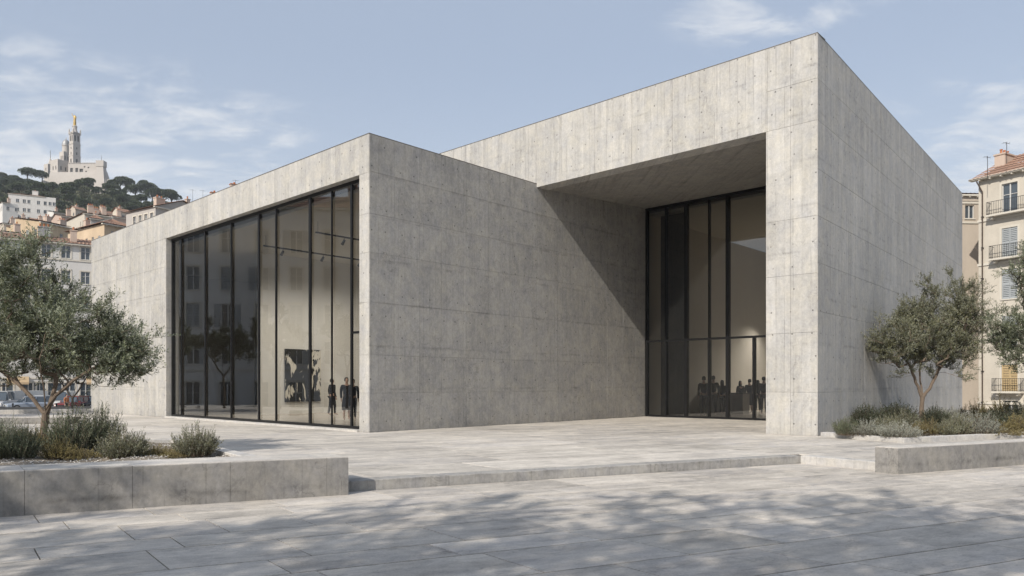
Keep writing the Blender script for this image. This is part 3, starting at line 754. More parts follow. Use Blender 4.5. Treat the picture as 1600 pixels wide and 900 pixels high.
def sprigs(tips, nodes, par, per, length, leaf_n, updir=.5, spread=.7):
    pos = []; dr = []; twigs = []
    for t in tips:
        p = nodes[t]; q = nodes[par[t]]; o = (p - q) / (np.linalg.norm(p - q) + 1e-6)
        for _ in range(per):
            d = o * .8 + rand_dirs(1)[0] * spread + np.array((0, 0, updir)); d /= np.linalg.norm(d)
            L = length * nrg.uniform(.6, 1.3); st = p - o * nrg.uniform(0, .14)
            bend = nrg.normal(size=3) * .15
            ts = np.linspace(.05, 1, leaf_n)[:, None] + nrg.uniform(-.02, .02, (leaf_n, 1))
            pp = st + d * L * ts + bend * L * ts * ts * .5
            r = nrg.normal(size=(leaf_n, 3)); r -= (r @ d)[:, None] * d; r /= np.linalg.norm(r, axis=1)[:, None]
            pos.append(pp); dr.append(d * .75 + r * .9 + np.array((0, 0, .12)))
            twigs.append((st, st + d * L * .6 + bend * L * .18))
    return np.concatenate(pos), np.concatenate(dr), twigs
def make_tree(name, label, cat, limbs, blobs, nt, bark, leafm, leaf=(.06, .014), per=4, length=.26, leaf_n=15, tip=.0042, group=None, updir=.5, loc=(0, 0, 0), flare=1.0, power=2.25, clus=.15):
    root = thing(name, label, cat, loc, 0, group)
    nodes, par, rad, tips = grow(limbs, blobs, nt, tip=tip, power=power, clus=clus)
    pos, dr, twigs = sprigs(tips, nodes, par, per, length, leaf_n, updir)
    tr = skin_tree(nodes, par, rad, bark, 'trunk', root, flare=flare)
    me = leaves_mesh('crown', pos, dr, leaf[0], leaf[1], leafm); obj('crown', me, root)
    mb = MB()
    for a, b in twigs[::2]: mb.tube(a, b, .003, .0015, 3, False)
    mb.build('twigs', bark, root)
    return root
# left olive: a leaning trunk that forks low into three limbs
pt = ground_pt(68, 696, .28)
ol_limbs = [(None, [(0, 0, -.15), (.0, 0, .35), (.02, 0, .62)]),]
ol = [(None, [(0, 0, -.2), (.01, 0, .3), (.03, .0, .66)]), ]
def limbs_from(trunk, branches):
    """branches start at the trunk's last node, whose index follows from the subdivision"""
    cnt = 1
    for a, b in zip(trunk, trunk[1:]):
        cnt += max(1, int(np.linalg.norm(np.array(b, float) - np.array(a, float)) / .16))
    return [(None, trunk)] + [(cnt - 1, br) for br in branches]
# offsets are metres; at this distance 1 m is about 85 pixels of the photograph
olive_left = make_tree('olive_tree', 'broad grey-green olive tree with a forked trunk in the left planter', 'olive tree',
    limbs_from([(0, 0, -.2), (.0, 0, .3), (.04, 0, .62)],
               [[(-.25, .05, .95), (-.62, .1, 1.28), (-1.1, .2, 1.6), (-1.5, .3, 2.1)], [(.06, .2, 1.0), (.05, .4, 1.6), (-.1, .5, 2.3), (-.2, .5, 2.9)],
                [(.3, -.1, 1.0), (.68, -.15, 1.3), (1.15, -.1, 1.6), (1.65, 0, 1.85)], [(.2, -.3, 1.1), (.3, -.6, 1.7), (.45, -.6, 2.3)]]),
    [((-.35, .1, 2.85), (1.05, 1.1, 1.0)), ((-1.25, .1, 2.1), (1.15, 1.1, 1.0)), ((.55, 0, 2.25), (1.05, 1.15, .72)), ((1.35, 0, 2.0), (.75, .85, .66)), ((1.6, -.05, 2.02), (.42, .5, .48)), ((-.35, -.2, 3.45), (.6, .6, .5)), ((.05, .2, 1.85), (1.4, 1.1, .5)), ((1.35, 0, 1.45), (.42, .5, .3)), ((-1.5, 0, 1.35), (.8, .7, .35))],
    900, 'bark', 'olive_leaf', leaf=(.066, .018), per=6, length=.33, leaf_n=18, clus=.13, loc=(pt.x, pt.y, .27), updir=.65, tip=.0046, power=2.12)
# right olive
pt2 = ground_pt(1440, 664, .12)
olive_right = make_tree('olive_tree', 'olive tree with a twin-forked trunk standing in the right bed against the concrete wall', 'olive tree',
    limbs_from([(0, 0, -.2), (.0, 0, .45), (.03, 0, .95)],
               [[(-.2, 0, 1.45), (-.35, 0, 1.95), (-.75, .1, 2.5), (-1.1, .2, 3.1)], [(.28, 0, 1.25), (.5, 0, 1.7), (.95, .1, 2.4), (1.3, 0, 3.3)], [(.06, .2, 1.5), (.1, .3, 2.2), (.0, .3, 3.3)]]),
    [((-.55, 0, 2.75), (.95, 1.0, .75)), ((-.85, 0, 3.45), (.65, .7, .65)), ((.25, 0, 3.1), (1.1, 1.1, .9)), ((.85, 0, 3.95), (.75, .8, .9)), ((1.5, 0, 3.1), (.75, .8, 1.0)), ((.0, 0, 4.0), (.45, .5, .5)), ((1.35, 0, 2.35), (.55, .6, .45)), ((-1.35, 0, 2.8), (.42, .5, .4)), ((.2, 0, 2.3), (.9, .8, .35)), ((1.35, 0, 4.4), (.42, .4, .45))],
    800, 'bark', 'olive_leaf_warm', leaf=(.08, .021), per=6, length=.38, leaf_n=17, clus=.17, loc=(pt2.x, pt2.y, .1), updir=.9, tip=.0052, power=2.1)
pt3 = Vector((up(1668, 23.2), 23.2, .1))
olive_edge = make_tree('olive_tree', 'olive tree at the right edge of the frame, only its crown showing', 'olive tree',
    limbs_from([(0, 0, -.2), (-.05, 0, .5), (-.02, 0, 1.2)],
               [[(-.35, 0, 1.8), (-.9, .1, 2.3), (-1.5, .1, 2.8)], [(.3, 0, 1.9), (.8, 0, 2.7), (1.1, 0, 3.6)], [(-.1, .2, 2.2), (-.3, .3, 3.2), (-.6, .3, 4.4)]]),
    [((-.9, 0, 3.6), (1.3, 1.2, 1.2)), ((-1.45, 0, 2.9), (.9, .9, .8)), ((-1.1, 0, 2.1), (.8, .7, .35)), ((.3, 0, 3.6), (1.4, 1.3, 1.5)), ((-.7, 0, 4.8), (.75, .8, .8)), ((.8, 0, 2.7), (1.1, 1.0, .8))],
    800, 'bark', 'olive_leaf', leaf=(.08, .021), per=6, length=.34, leaf_n=16, clus=.18, loc=tuple(pt3), updir=.5, tip=.0052, power=2.1)
# street tree behind, and the row that the front glass mirrors
st_tree = make_tree('street_tree', 'dark-stemmed street tree rising behind the left olive beside the museum', 'street tree',
    limbs_from([(0, 0, -.2), (0, 0, .9), (.05, 0, 1.9)], [[(-.5, 0, 2.7), (-.9, .1, 3.5)], [(.5, .1, 2.6), (1.0, 0, 3.4)], [(.1, .3, 2.8), (.0, .3, 3.9)]]),
    [((-.2, 0, 3.9), (1.5, 1.4, 1.1)), ((.7, 0, 3.4), (1.0, 1.2, .8)), ((-.8, 0, 3.5), (1.0, 1.1, .9))],
    260, 'bark_dark', 'dark_leaf', leaf=(.13, .05), per=4, length=.34, leaf_n=11, loc=(up(112, 41.5), 41.5, STREET), tip=.008, power=2.2)
for i, (x, y, s_, lb) in enumerate(((-26.4, 31.2, 1.15, 'square tree nearest the museum glass, just outside the left of the frame'), (-27.6, 34.8, 1.05, 'middle tree of the square row mirrored in the front glass'), (-26.8, 27.2, 1.2, 'front tree of the square row mirrored in the front glass'), (-29.0, 38.6, 1.1, 'rear tree of the square row mirrored in the front glass'))):
    dup(st_tree, (x, y, -.02), i * 1.3, s_, lb, 'trees of the square at the left')
# trees behind the viewer: their crowns throw the dappled shade over the foreground paving; one is added to darken the left planter
SHX, SHY = dv.x / -dv.z, dv.y / -dv.z
shade_tree = None
spots = [(.6, 7.7, 6.3, 1.42, 'spreading shade tree behind the viewer, nearest the left planter'), (4.6, 8.4, 6.8, 1.5, 'spreading shade tree straight behind the viewer'), (8.6, 8.9, 6.4, 1.4, 'spreading shade tree behind the viewer towards the right'), (-3.0, 7.2, 6.2, 1.3, 'spreading shade tree behind the viewer towards the left'), (-6.6, 9.9, 6.0, 1.3, 'unseen shade tree added to darken the street end of the left planter'), (1.8, 6.1, 6.6, 1.35, 'shade tree close behind the viewer, its shade nearest the lens'), (6.2, 6.7, 6.6, 1.35, 'shade tree close behind the viewer, shading the near right paving'), (-2.2, 5.9, 6.4, 1.2, 'shade tree close behind the viewer, shading the near left paving')]
for i, (tx, ty, hgt, sc_, lb) in enumerate(spots):
    # (tx, ty) is the patch of paving that the crown shades; the trunk stands up-sun from it
    hgt = 6.45 * sc_; x = tx - SHX * hgt; y = ty - SHY * hgt
    if shade_tree is None:
        shade_tree = make_tree('shade_tree', lb, 'shade tree',
            limbs_from([(0, 0, -.1), (0, 0, 2.4), (.05, 0, 4.6)], [[(-.8, 0, 5.4), (-1.5, .1, 6.1)], [(.8, .1, 5.4), (1.6, 0, 6.1)], [(.1, .8, 5.5), (.0, 1.3, 6.2)], [(.1, -.8, 5.5), (.0, -1.3, 6.2)]]),
            [((-1.2, 0, 6.4), (1.1, .9, .45)), ((1.1, .3, 6.5), (1.1, .9, .45)), ((.1, 1.0, 6.6), (1.1, .7, .45)), ((.3, -.9, 6.5), (1.3, .7, .4))],
            145, 'bark_dark', 'dark_leaf', leaf=(.13, .055), per=4, length=.40, leaf_n=8, clus=.2, loc=(x, y, LOW), tip=.008, group='shade trees behind the viewer', updir=.2)
        shade_tree.scale = (sc_,) * 3; shade_tree.rotation_euler = (0, 0, .4)
    else: dup(shade_tree, (x, y, LOW), i * 1.9, sc_, lb, 'shade trees behind the viewer')

# shrubs: tufts of stems with needle leaves
def shrub_proto(name, stems, length, spread, leaf, per_stem, mat, rise=.6, flowers=0, cat='shrub'):
    root = thing(name, 'x', cat)
    pos = []; dr = []; mb = MB()
    for _ in range(stems):
        an = nrg.uniform(0, 6.283); rr = nrg.uniform(0, 1) ** .6
        b = np.array((math.cos(an) * rr * spread * .45, math.sin(an) * rr * spread * .45, 0))
        d = np.array((math.cos(an) * rr * (1.1 - rise * .5), math.sin(an) * rr * (1.1 - rise * .5), rise + .35 * (1 - rr))) + nrg.normal(size=3) * .16; d /= np.linalg.norm(d)
        L = length * nrg.uniform(.55, 1.1) * (1 - .25 * rr); bend = np.array((0, 0, -.12 * rr)) + nrg.normal(size=3) * .08
        ts = np.linspace(.12, 1, per_stem)[:, None]; pp = b + d * L * ts + bend * L * ts * ts
        r = nrg.normal(size=(per_stem, 3)); r /= np.linalg.norm(r, axis=1)[:, None]
        pos.append(pp); dr.append(d * .8 + r * .75)
        mid = b + d * L * .5 + bend * L * .25; mb.tube(b, mid, .0045, .003, 3, False); mb.tube(mid, b + d * L + bend * L, .003, .001, 3, False)
    mb.build('stems', 'bark', root)
    obj('foliage', leaves_mesh('foliage', np.concatenate(pos), np.concatenate(dr), leaf[0], leaf[1], mat), root)
    return root
S = {
 'rosemary': shrub_proto('rosemary_shrub', 260, .62, .75, (.05, .011), 34, 'rosemary_leaf', .95),
 'lavender': shrub_proto('lavender_shrub', 300, .46, .8, (.045, .009), 26, 'silver_leaf', .7),
 'olivebush': shrub_proto('rosemary_shrub', 280, .48, .75, (.045, .012), 28, 'olive_leaf_warm', .7),
 'golden': shrub_proto('golden_shrub', 260, .44, .9, (.05, .012), 24, 'golden_leaf', .6),
 'dark': shrub_proto('dark_shrub', 300, .6, .75, (.06, .015), 30, 'dark_leaf', .9),
 'cover': shrub_proto('ground_cover_plant', 260, .24, 1.1, (.035, .012), 16, 'golden_leaf', .3)}
EXT = {}
for k_, o_ in S.items():
    me_ = [c for c in o_.children if c.name.startswith('foliage')][0].data; c_ = np.empty(len(me_.vertices) * 3); me_.vertices.foreach_get('co', c_); c_ = c_.reshape(-1, 3)
    EXT[k_] = (np.percentile(c_[:, 0], 97) - np.percentile(c_[:, 0], 3), np.percentile(c_[:, 2], 98))
used = set()
def shrub(kind, u, v, wpx, hpx, z, label):
    p = ground_pt(u, v, z); base = EXT[kind]
    sw = wpx * p.y / F / base[0]; sh = hpx * p.y / F / base[1]
    src = S[kind]
    if kind not in used:
        used.add(kind); o = src; o.location = (p.x, p.y, z); o['label'] = label; o.scale = (sw, sw, sh); o.rotation_euler = (0, 0, rnd.uniform(0, 6))
    else: o = dup(src, (p.x, p.y, z), rnd.uniform(0, 6), (sw, sw, sh), label)
    o['group'] = 'shrubs in the left planter' if u < 800 else 'shrubs in the right planting bed'
    return o
zl = .27; zr = .10
for a in [
 ('rosemary', 110, 707, 58, 60, zl, 'big bushy rosemary just right of the left olive trunk'),
 ('rosemary', 160, 703, 46, 58, zl, 'rosemary close against the big bushy one, towards the museum'),
 ('olivebush', 192, 716, 62, 40, zl, 'low green-brown bush in front of the two big rosemaries'),
 ('olivebush', 305, 712, 58, 40, zl, 'lone round bush at the museum end of the left planter'),
 ('cover', 245, 712, 60, 14, zl, 'flat brownish ground cover between the two end bushes'),
 ('cover', 272, 714, 40, 10, zl, 'small flat ground cover beside the lone round bush'),
 ('rosemary', 30, 719, 54, 44, zl, 'dense dark bush left of the olive trunk by the wall'),
 ('rosemary', 2, 720, 60, 50, zl, 'tall dark bush cut by the left edge of the photo'),
 ('lavender', 12, 700, 50, 40, zl, 'pale feathery bush behind the dark ones at the left edge'),
 ('golden', 50, 704, 50, 30, zl, 'golden tuft behind the dense dark bush'),
 ('golden', 92, 716, 46, 26, zl, 'golden tuft at the foot of the left olive trunk'),
 ('golden', 98, 700, 40, 30, zl, 'golden tuft behind the left olive trunk'),
 ('cover', 130, 715, 60, 12, zl, 'flat golden ground cover under the big rosemary'),
 ('cover', 30, 690, 60, 14, zl, 'flat ground cover at the back of the left planter'),
 # right bed
 ('rosemary', 1322, 680, 32, 24, zr, 'small grey-green bush nearest the museum corner'),
 ('dark', 1352, 668, 42, 30, zr, 'dark spiky bush against the wall nearest the museum corner'),
 ('dark', 1403, 663, 46, 28, zr, 'dark spiky bush against the wall just left of the right olive'),
 ('lavender', 1358, 681, 40, 22, zr, 'grey tufted bush second from the museum corner'),
 ('lavender', 1404, 684, 50, 22, zr, 'silver mound at the front point of the right bed'),
 ('olivebush', 1412, 672, 40, 26, zr, 'olive-green bush left of the right olive trunk'),
 ('olivebush', 1384, 676, 34, 22, zr, 'olive-green bush behind the silver mound'),
 ('golden', 1452, 679, 44, 20, zr, 'brownish-green tuft right in front of the right olive trunk'),
 ('olivebush', 1478, 680, 34, 20, zr, 'low green tuft right of the olive trunk'),
 ('dark', 1462, 666, 34, 26, zr, 'dark bush close behind the right olive trunk'),
 ('olivebush', 1496, 679, 36, 26, zr, 'green cushion bush between the olive trunk and the silver bush'),
 ('lavender', 1528, 678, 50, 30, zr, 'largest silver bush of the right bed'),
 ('lavender', 1484, 663, 36, 22, zr, 'silver bush at the back right of the olive trunk'),
 ('golden', 1524, 660, 50, 26, zr, 'golden-green bush behind the largest silver bush'),
 ('golden', 1568, 660, 56, 30, zr, 'tall golden-green bush near the right edge'),
 ('dark', 1556, 672, 46, 26, zr, 'dark green bush right of the largest silver bush'),
 ('golden', 1588, 674, 46, 22, zr, 'low golden bush at the front by the right edge'),
 ('olivebush', 1606, 664, 56, 32, zr, 'green bush cut by the right edge of the photo'),
 ('cover', 1440, 676, 60, 10, zr, 'flat cover plant around the foot of the right olive'),
 ('cover', 1560, 678, 70, 10, zr, 'flat cover plant along the right front kerb'),
]: shrub(*a)

# ---------------------------------------------------------------- people
def skin_mesh(name, verts, edges, radii, mat, root=0, lvl=1):
    me = bpy.data.meshes.new(name); me.from_pydata(verts, edges, []); o = bpy.data.objects.new(name, me); COL.objects.link(o)
    sk = o.modifiers.new('s', 'SKIN'); o.modifiers.new('u', 'SUBSURF').levels = lvl; o.modifiers['u'].render_levels = lvl
    for i, r in enumerate(radii):
        d = me.skin_vertices[0].data[i]; d.radius = (r, r) if isinstance(r, (int, float)) else r; d.use_root = (i == root)
    dg = bpy.context.evaluated_depsgraph_get(); dg.update()
    m2 = bpy.data.meshes.new_from_object(o.evaluated_get(dg)); bpy.data.objects.remove(o); bpy.data.meshes.remove(me)
    m2.name = name; m2.materials.clear(); m2.materials.append(M[mat]); m2.polygons.foreach_set('use_smooth', [True] * len(m2.polygons)); return m2
def person(label, loc, rz, h=1.74, female=False, top='black_cloth', bottom='black_cloth', long_hair=False, dress=False, sit=False, step=0.0, arm=(0, 0), group='museum visitors'):
    t = thing('person', label, 'person', loc, rz, group); s = h / 1.74; sh = .165 if female else .19
    V = []; E = []; Rr = []
    def a(p, r, q=None):
        V.append((p[0] * s, p[1] * s, p[2] * s)); Rr.append((r[0] * s, r[1] * s) if isinstance(r, tuple) else r * s)
        if q is not None: E.append((q, len(V) - 1))
        return len(V) - 1
    hz_ = .94 if not sit else .50
    dz = hz_ - .94
    P = a((0, 0, .94 + dz), (.14, .10)); W_ = a((0, 0, 1.10 + dz), (.12 if female else .135, .09), P); C = a((0, 0, 1.30 + dz), (.15, .105), W_); N0 = a((0, .01, 1.45 + dz), (.07, .065), C)
    N = a((0, 0, 1.52 + dz), .05, N0); Hd = a((0, -.015, 1.60 + dz), (.070, .085), N); H2_ = a((0, -.01, 1.68 + dz), (.068, .082), Hd); a((0, -.005, 1.73 + dz), (.035, .04), H2_)
    a((0, -.115, 1.615 + dz), .010, Hd)
    torso = list(range(4))
    arms = []; legs = []
    for sd, am in ((-1, arm[0]), (1, arm[1])):
        S1 = a((sd * sh, .0, 1.42 + dz), .058, C); El = a((sd * (sh + .03), .03, 1.14 + dz), .042, S1)
        if am: Wr = a((sd * (sh - .02), -.20, 1.20 + dz), .028, El)
        else: Wr = a((sd * (sh + .035), -.05, .89 + dz), .028, El)
        w0 = Vector(V[Wr]) / s; e0 = Vector(V[El]) / s; dd = (w0 - e0).normalized(); pm = w0 + dd * .07; Pm = a(tuple(pm), (.035, .018), Wr)
        for k in range(4):
            q_ = pm + dd * .05 + Vector((0, (k - 1.5) * .018, 0)); f1 = a(tuple(q_), .009, Pm); a(tuple(q_ + dd * (.03 + .006 * (1 if k in (1, 2) else 0)) + Vector((-sd * .008, 0, 0))), .008, f1)
        a(tuple(w0 + dd * .05 + Vector((-sd * .012, -.035, 0))), .010, Pm)
        arms += [S1, El, Wr]
    for sd in (-1, 1):
        st = step * sd
        if sit:
            Kn = a((sd * .11, -.42, .50), .065, P); An = a((sd * .11, -.44, .10), .04, Kn); a((sd * .11, -.60, .04), .035, An); legs += [Kn, An]
        else:
            Hp = a((sd * .085, 0, .86), .085, P); Kn = a((sd * .095, -.02 + st * .5, .49), .058, Hp); An = a((sd * .095, .03 + st, .09), .036, Kn); a((sd * .105, -.14 + st, .045), .034, An); legs += [Hp, Kn, An]
    body = skin_mesh('body', V, E, Rr, 'skin'); obj('body', body, t)
    def sub(idx, grow_, name, mat):
        mp = {j: k for k, j in enumerate(idx)}; E2 = [(mp[x], mp[y]) for x, y in E if x in mp and y in mp]
        r2 = [tuple(np.array(Rr[j] if isinstance(Rr[j], tuple) else (Rr[j],) * 2) + grow_ * s) for j in idx]
        obj(name, skin_mesh(name, [V[j] for j in idx], E2, r2, mat), t)
    sub(torso + arms, .016, 'jacket', top)
    if dress:
        mb = MB(); mb.lathe((0, 0, 0), [(.19 * s, .42 * s), (.2 * s, .6 * s), (.17 * s, .85 * s), (.125 * s, 1.1 * s), (.13 * s, 1.2 * s)], 16, 1, .8); mb.build('dress', bottom, t, smooth=True)
    else: sub([P] + legs, .014, 'trousers', bottom)
    mb = MB(); hc = (0, .012 * s, (1.655 + dz) * s)
    pr = [(.085, -.07), (.095, -.02), (.093, .04), (.07, .085), (.03, .105)] if not long_hair else [(.085, -.28), (.105, -.18), (.105, -.05), (.098, .03), (.072, .085), (.03, .107)]
    mb.lathe((0, .03 * s, hc[2]), [(r * s, z * s) for r, z in pr], 14, .92, .95); mb.build('hair', 'hair', t, smooth=True)
    return t
def pspot(u, Y): return (up(u, Y), Y, .036)
person('woman in a dark outfit walking near the thin mullion of the front gallery', pspot(519, 34.3), 2.5, 1.7, True, long_hair=False, step=.12)
person('person in a long dark coat standing next to the rightmost front mullion', pspot(541.5, 29.8), .4, 1.72, False, dress=True)
person('person half hidden by the rightmost front mullion, arm showing at its far side', pspot(551.5, 30.4), .2, 1.66, False)
person('tall man in black seen from behind by the desk', pspot(1099.5, 33.6), 3.1, 1.80)
person('man in black partly hidden by the mullion beside the tall man', pspot(1114.5, 34.6), 2.9, 1.84)
person('woman leaning over the reception desk, hair down', pspot(1129, 35.6), 2.2, 1.64, True, long_hair=True, arm=(1, 0))
person('woman with long dark hair facing outward in the middle of the hall', pspot(1157, 38.6), .1, 1.62, True, top='grey_cloth', long_hair=True)
person('person in a grey coat left of the rightmost portal mullion', pspot(1171, 36.8), 3.2, 1.70, dress=True, top='grey_cloth', bottom='grey_cloth')
person('person in dark clothes right of the rightmost portal mullion', pspot(1184, 38.4), 3.0, 1.66, True, long_hair=True)
person('person in brown beside the pillar at the right end of the portal', pspot(1193.5, 35.2), 2.6, 1.80, top='brown_cloth', bottom='brown_cloth')
person('receptionist sitting behind the dark reception desk', (up(1082, 38.6), 38.6, .036), .3, 1.7, sit=True, group='museum staff')

# reception desk
ddir = math.atan2(-d1.y, -d1.x)
dc = Vector((up(1106, 37.4), 37.4))
t = thing('reception_desk', 'long dark reception desk in the entrance hall behind the portal glass', 'reception desk', (dc.x, dc.y, .03), ddir)
mb = MB(); mb.box(-1.9, 1.9, -.05, .0, 0, .98); mb.box(-1.9, -1.85, 0, .7, 0, .98); mb.box(1.85, 1.9, 0, .7, 0, .98); mb.build('front_panel', 'desk_wood', t)
mb = MB(); mb.box(-1.95, 1.95, -.12, .72, .981, 1.03); mb.build('desk_top', 'dark_partition', t)
mb = MB(); mb.box(-1.0, -.55, .2, .24, 1.05, 1.38); mb.box(-.8, -.75, .24, .28, 1.03, 1.2); mb.build('monitor', 'dark_metal', t)
mb = MB(); mb.box(-1.85, 1.85, .45, .66, .4, .44); mb.build('shelf', 'desk_wood', t)
# hanging panels in the hall
for (u0_, u1_, z0, z1, m_, lb) in ((1081, 1084, .03, 3.9, 'dark_partition', 'narrow dark upright board at the left of the hall back wall'), (1123, 1132, .8, 3.1, 'desk_wood', 'dark framed board behind the reception desk'), (1168, 1176, .6, 2.6, 'panel_warm', 'small warm-toned board on the hall back wall'), (1182, 1200, .4, 3.1, 'panel_warm', 'large warm-toned board at the right of the hall back wall'), (1136, 1146, .6, 4.2, 'paper_white', 'tall white board in the middle of the hall back wall')):
    b_ = hb - .06; a0, a1 = a_at(u0_, b_), a_at(u1_, b_); c = ab((a0 + a1) / 2, b_)
    t = thing('display_board', lb, 'display board', (c.x, c.y, 0), math.atan2(d1.y, d1.x)); hw = abs(a0 - a1) / 2
    mb = MB(); mb.box(-hw, hw, -.02, .03, z0, z1); mb.build('board', m_, t)
    mb = MB(); 
    for q_ in ((-hw - .03, -hw, z0 - .03, z1 + .03), (hw, hw + .03, z0 - .03, z1 + .03)): mb.box(q_[0], q_[1], -.025, .035, q_[2], q_[3])
    mb.box(-hw, hw, -.025, .035, z1, z1 + .03); mb.box(-hw, hw, -.025, .035, z0 - .03, z0); mb.build('frame', 'dark_metal', t)

# painting on the gallery wall
m, g, b = newmat('ink_painting', (.7, .66, .58), .6)
uv = g.n('ShaderNodeUVMap').outputs[0]; pu, pv = g.sep(uv)[:2]
ink = g.noise(g.xyz(g.m('MULTIPLY', pu, 1.7), g.m('MULTIPLY', pv, .62), 4.4), 1.35, 4, .5, 1.6)
fork = g.m('ABSOLUTE', g.m('SUBTRACT', g.m('ADD', pu, g.m('MULTIPLY', g.noise(uv, 1.2, 3), .5)), 1.0))
inkm = g.mr(g.m('SUBTRACT', ink, g.m('MULTIPLY', fork, .13)), .365, .38, 0, 1)
g.put(b.inputs['Base Color'], g.mix(inkm, (.62, .58, .50), (.012, .012, .012))); M['ink_painting'] = m
b0, b1 = 5.15, 7.15; pc = ab(13.99, (b0 + b1) / 2)
t = thing('painting', 'tall black and white abstract ink painting on the cream gallery wall', 'painting', (pc.x, pc.y, 1.92), math.atan2(d2.y, d2.x))
hw = (b1 - b0) / 2
mb = MB(); mb.face([(-hw, -.075, -1.3), (hw, -.075, -1.3), (hw, -.075, 1.3), (-hw, -.075, 1.3)], [(0, 0), (2, 0), (2, 2.6), (0, 2.6)]); mb.build('canvas', 'ink_painting', t)
mb = MB(); mb.box(-hw, hw, -.07, -.002, -1.3, 1.3); mb.build('stretcher', 'grey_cloth', t)

# track lights
emi, g, b = newmat('lamp_glow', (1, .9, .75)); b.inputs['Emission Color'].default_value = (1, .88, .7, 1); b.inputs['Emission Strength'].default_value = 3; M['lamp_glow'] = emi
def track(label, p0, p1, z, heads, power, zc):
    p0, p1 = Vector(p0), Vector(p1); c = (p0 + p1) / 2; an = math.atan2((p1 - p0).y, (p1 - p0).x); L = (p1 - p0).length
    t = thing('track_light', label, 'track light', (c.x, c.y, z), an)
    mb = MB(); mb.box(-L / 2, L / 2, -.03, .03, -.03, .03); mb.build('rail', 'dark_metal', t)
    mb = MB(); mb.tube((-L / 2 + .1, 0, .03), (-L / 2 + .1, 0, zc - z), .008); mb.tube((L / 2 - .1, 0, .03), (L / 2 - .1, 0, zc - z), .008); mb.build('hanger', 'dark_metal', t)
    for hx, ty in heads:
        mb = MB(); mb.tube((hx, 0, -.02), (hx, 0, -.12), .012); mb.tube((hx, -ty * .02, -.12), (hx, ty * .14, -.27), .05, .065, 10); h_ = mb.build('spotlight', 'dark_metal', t)
        mb = MB(); mb.tube((hx, ty * .1405, -.2705), (hx, ty * .142, -.2725), .055, .055, 10); mb.build('lamp', 'lamp_glow', h_)
        if power:
            l = bpy.data.lights.new('spot', 'SPOT'); l.energy = power; l.spot_size = R(150); l.spot_blend = 1.0; l.color = (1, .92, .80); l.shadow_soft_size = .15
            lo = obj('spot_beam', l, t, (hx, ty * .16, -.29)); lo.rotation_euler = (R(12 * ty), 0, 0)
track('ceiling track with spotlights over the painting gallery', ab(10.2, 2.0), ab(10.2, 9.0), 7.35, [(-2.6, 1), (-.6, 1), (1.4, 1), (2.8, 1)], 300, 7.78)
track('ceiling track with spotlights near the front glass of the gallery', ab(6.2, 2.0), ab(6.2, 9.0), 7.35, [(-2.2, 1), (0.2, 1), (2.4, 1)], 260, 7.78)
track('ceiling track with spotlights in the entrance hall', ab(-.8, 27.3), ab(-8.2, 27.3), 5.4, [(-3.2, -1), (-1.6, -1), (0, -1), (1.6, -1), (3.2, -1)], 430, 9.3)

# ---------------------------------------------------------------- houses
def wall_holes(mb, o, ud, nd, L, z0, z1, holes, dep=.18, mi=0):
    o = Vector(o); ud = Vector(ud); nd = Vector(nd)
    X = sorted({0, L, *[h[0] for h in holes], *[h[0] + h[2] for h in holes]}); Z = sorted({z0, z1, *[h[1] for h in holes], *[h[1] + h[3] for h in holes]})
    P = lambda a, z, n_=0: o + ud * a + nd * n_ + Vector((0, 0, z))
    fl = ud.cross(Vector((0, 0, 1))).dot(nd) < 0
    def add(p): mb.face(p[::-1] if fl else p, mi=mi)
    for i in range(len(X) - 1):
        for j in range(len(Z) - 1):
            cx, cz = (X[i] + X[i + 1]) / 2, (Z[j] + Z[j + 1]) / 2
            if any(h[0] < cx < h[0] + h[2] and h[1] < cz < h[1] + h[3] for h in holes): continue
            add([P(X[i], Z[j]), P(X[i + 1], Z[j]), P(X[i + 1], Z[j + 1]), P(X[i], Z[j + 1])])
    for x, z, w_, h in [q_[:4] for q_ in holes]:
        add([P(x, z), P(x, z, -dep), P(x, z + h, -dep), P(x, z + h)][::-1]); add([P(x + w_, z), P(x + w_, z + h), P(x + w_, z + h, -dep), P(x + w_, z, -dep)][::-1])
        add([P(x, z), P(x + w_, z), P(x + w_, z, -dep), P(x, z, -dep)][::-1]); add([P(x, z + h), P(x, z + h, -dep), P(x + w_, z + h, -dep), P(x + w_, z + h)][::-1])
WM = {}
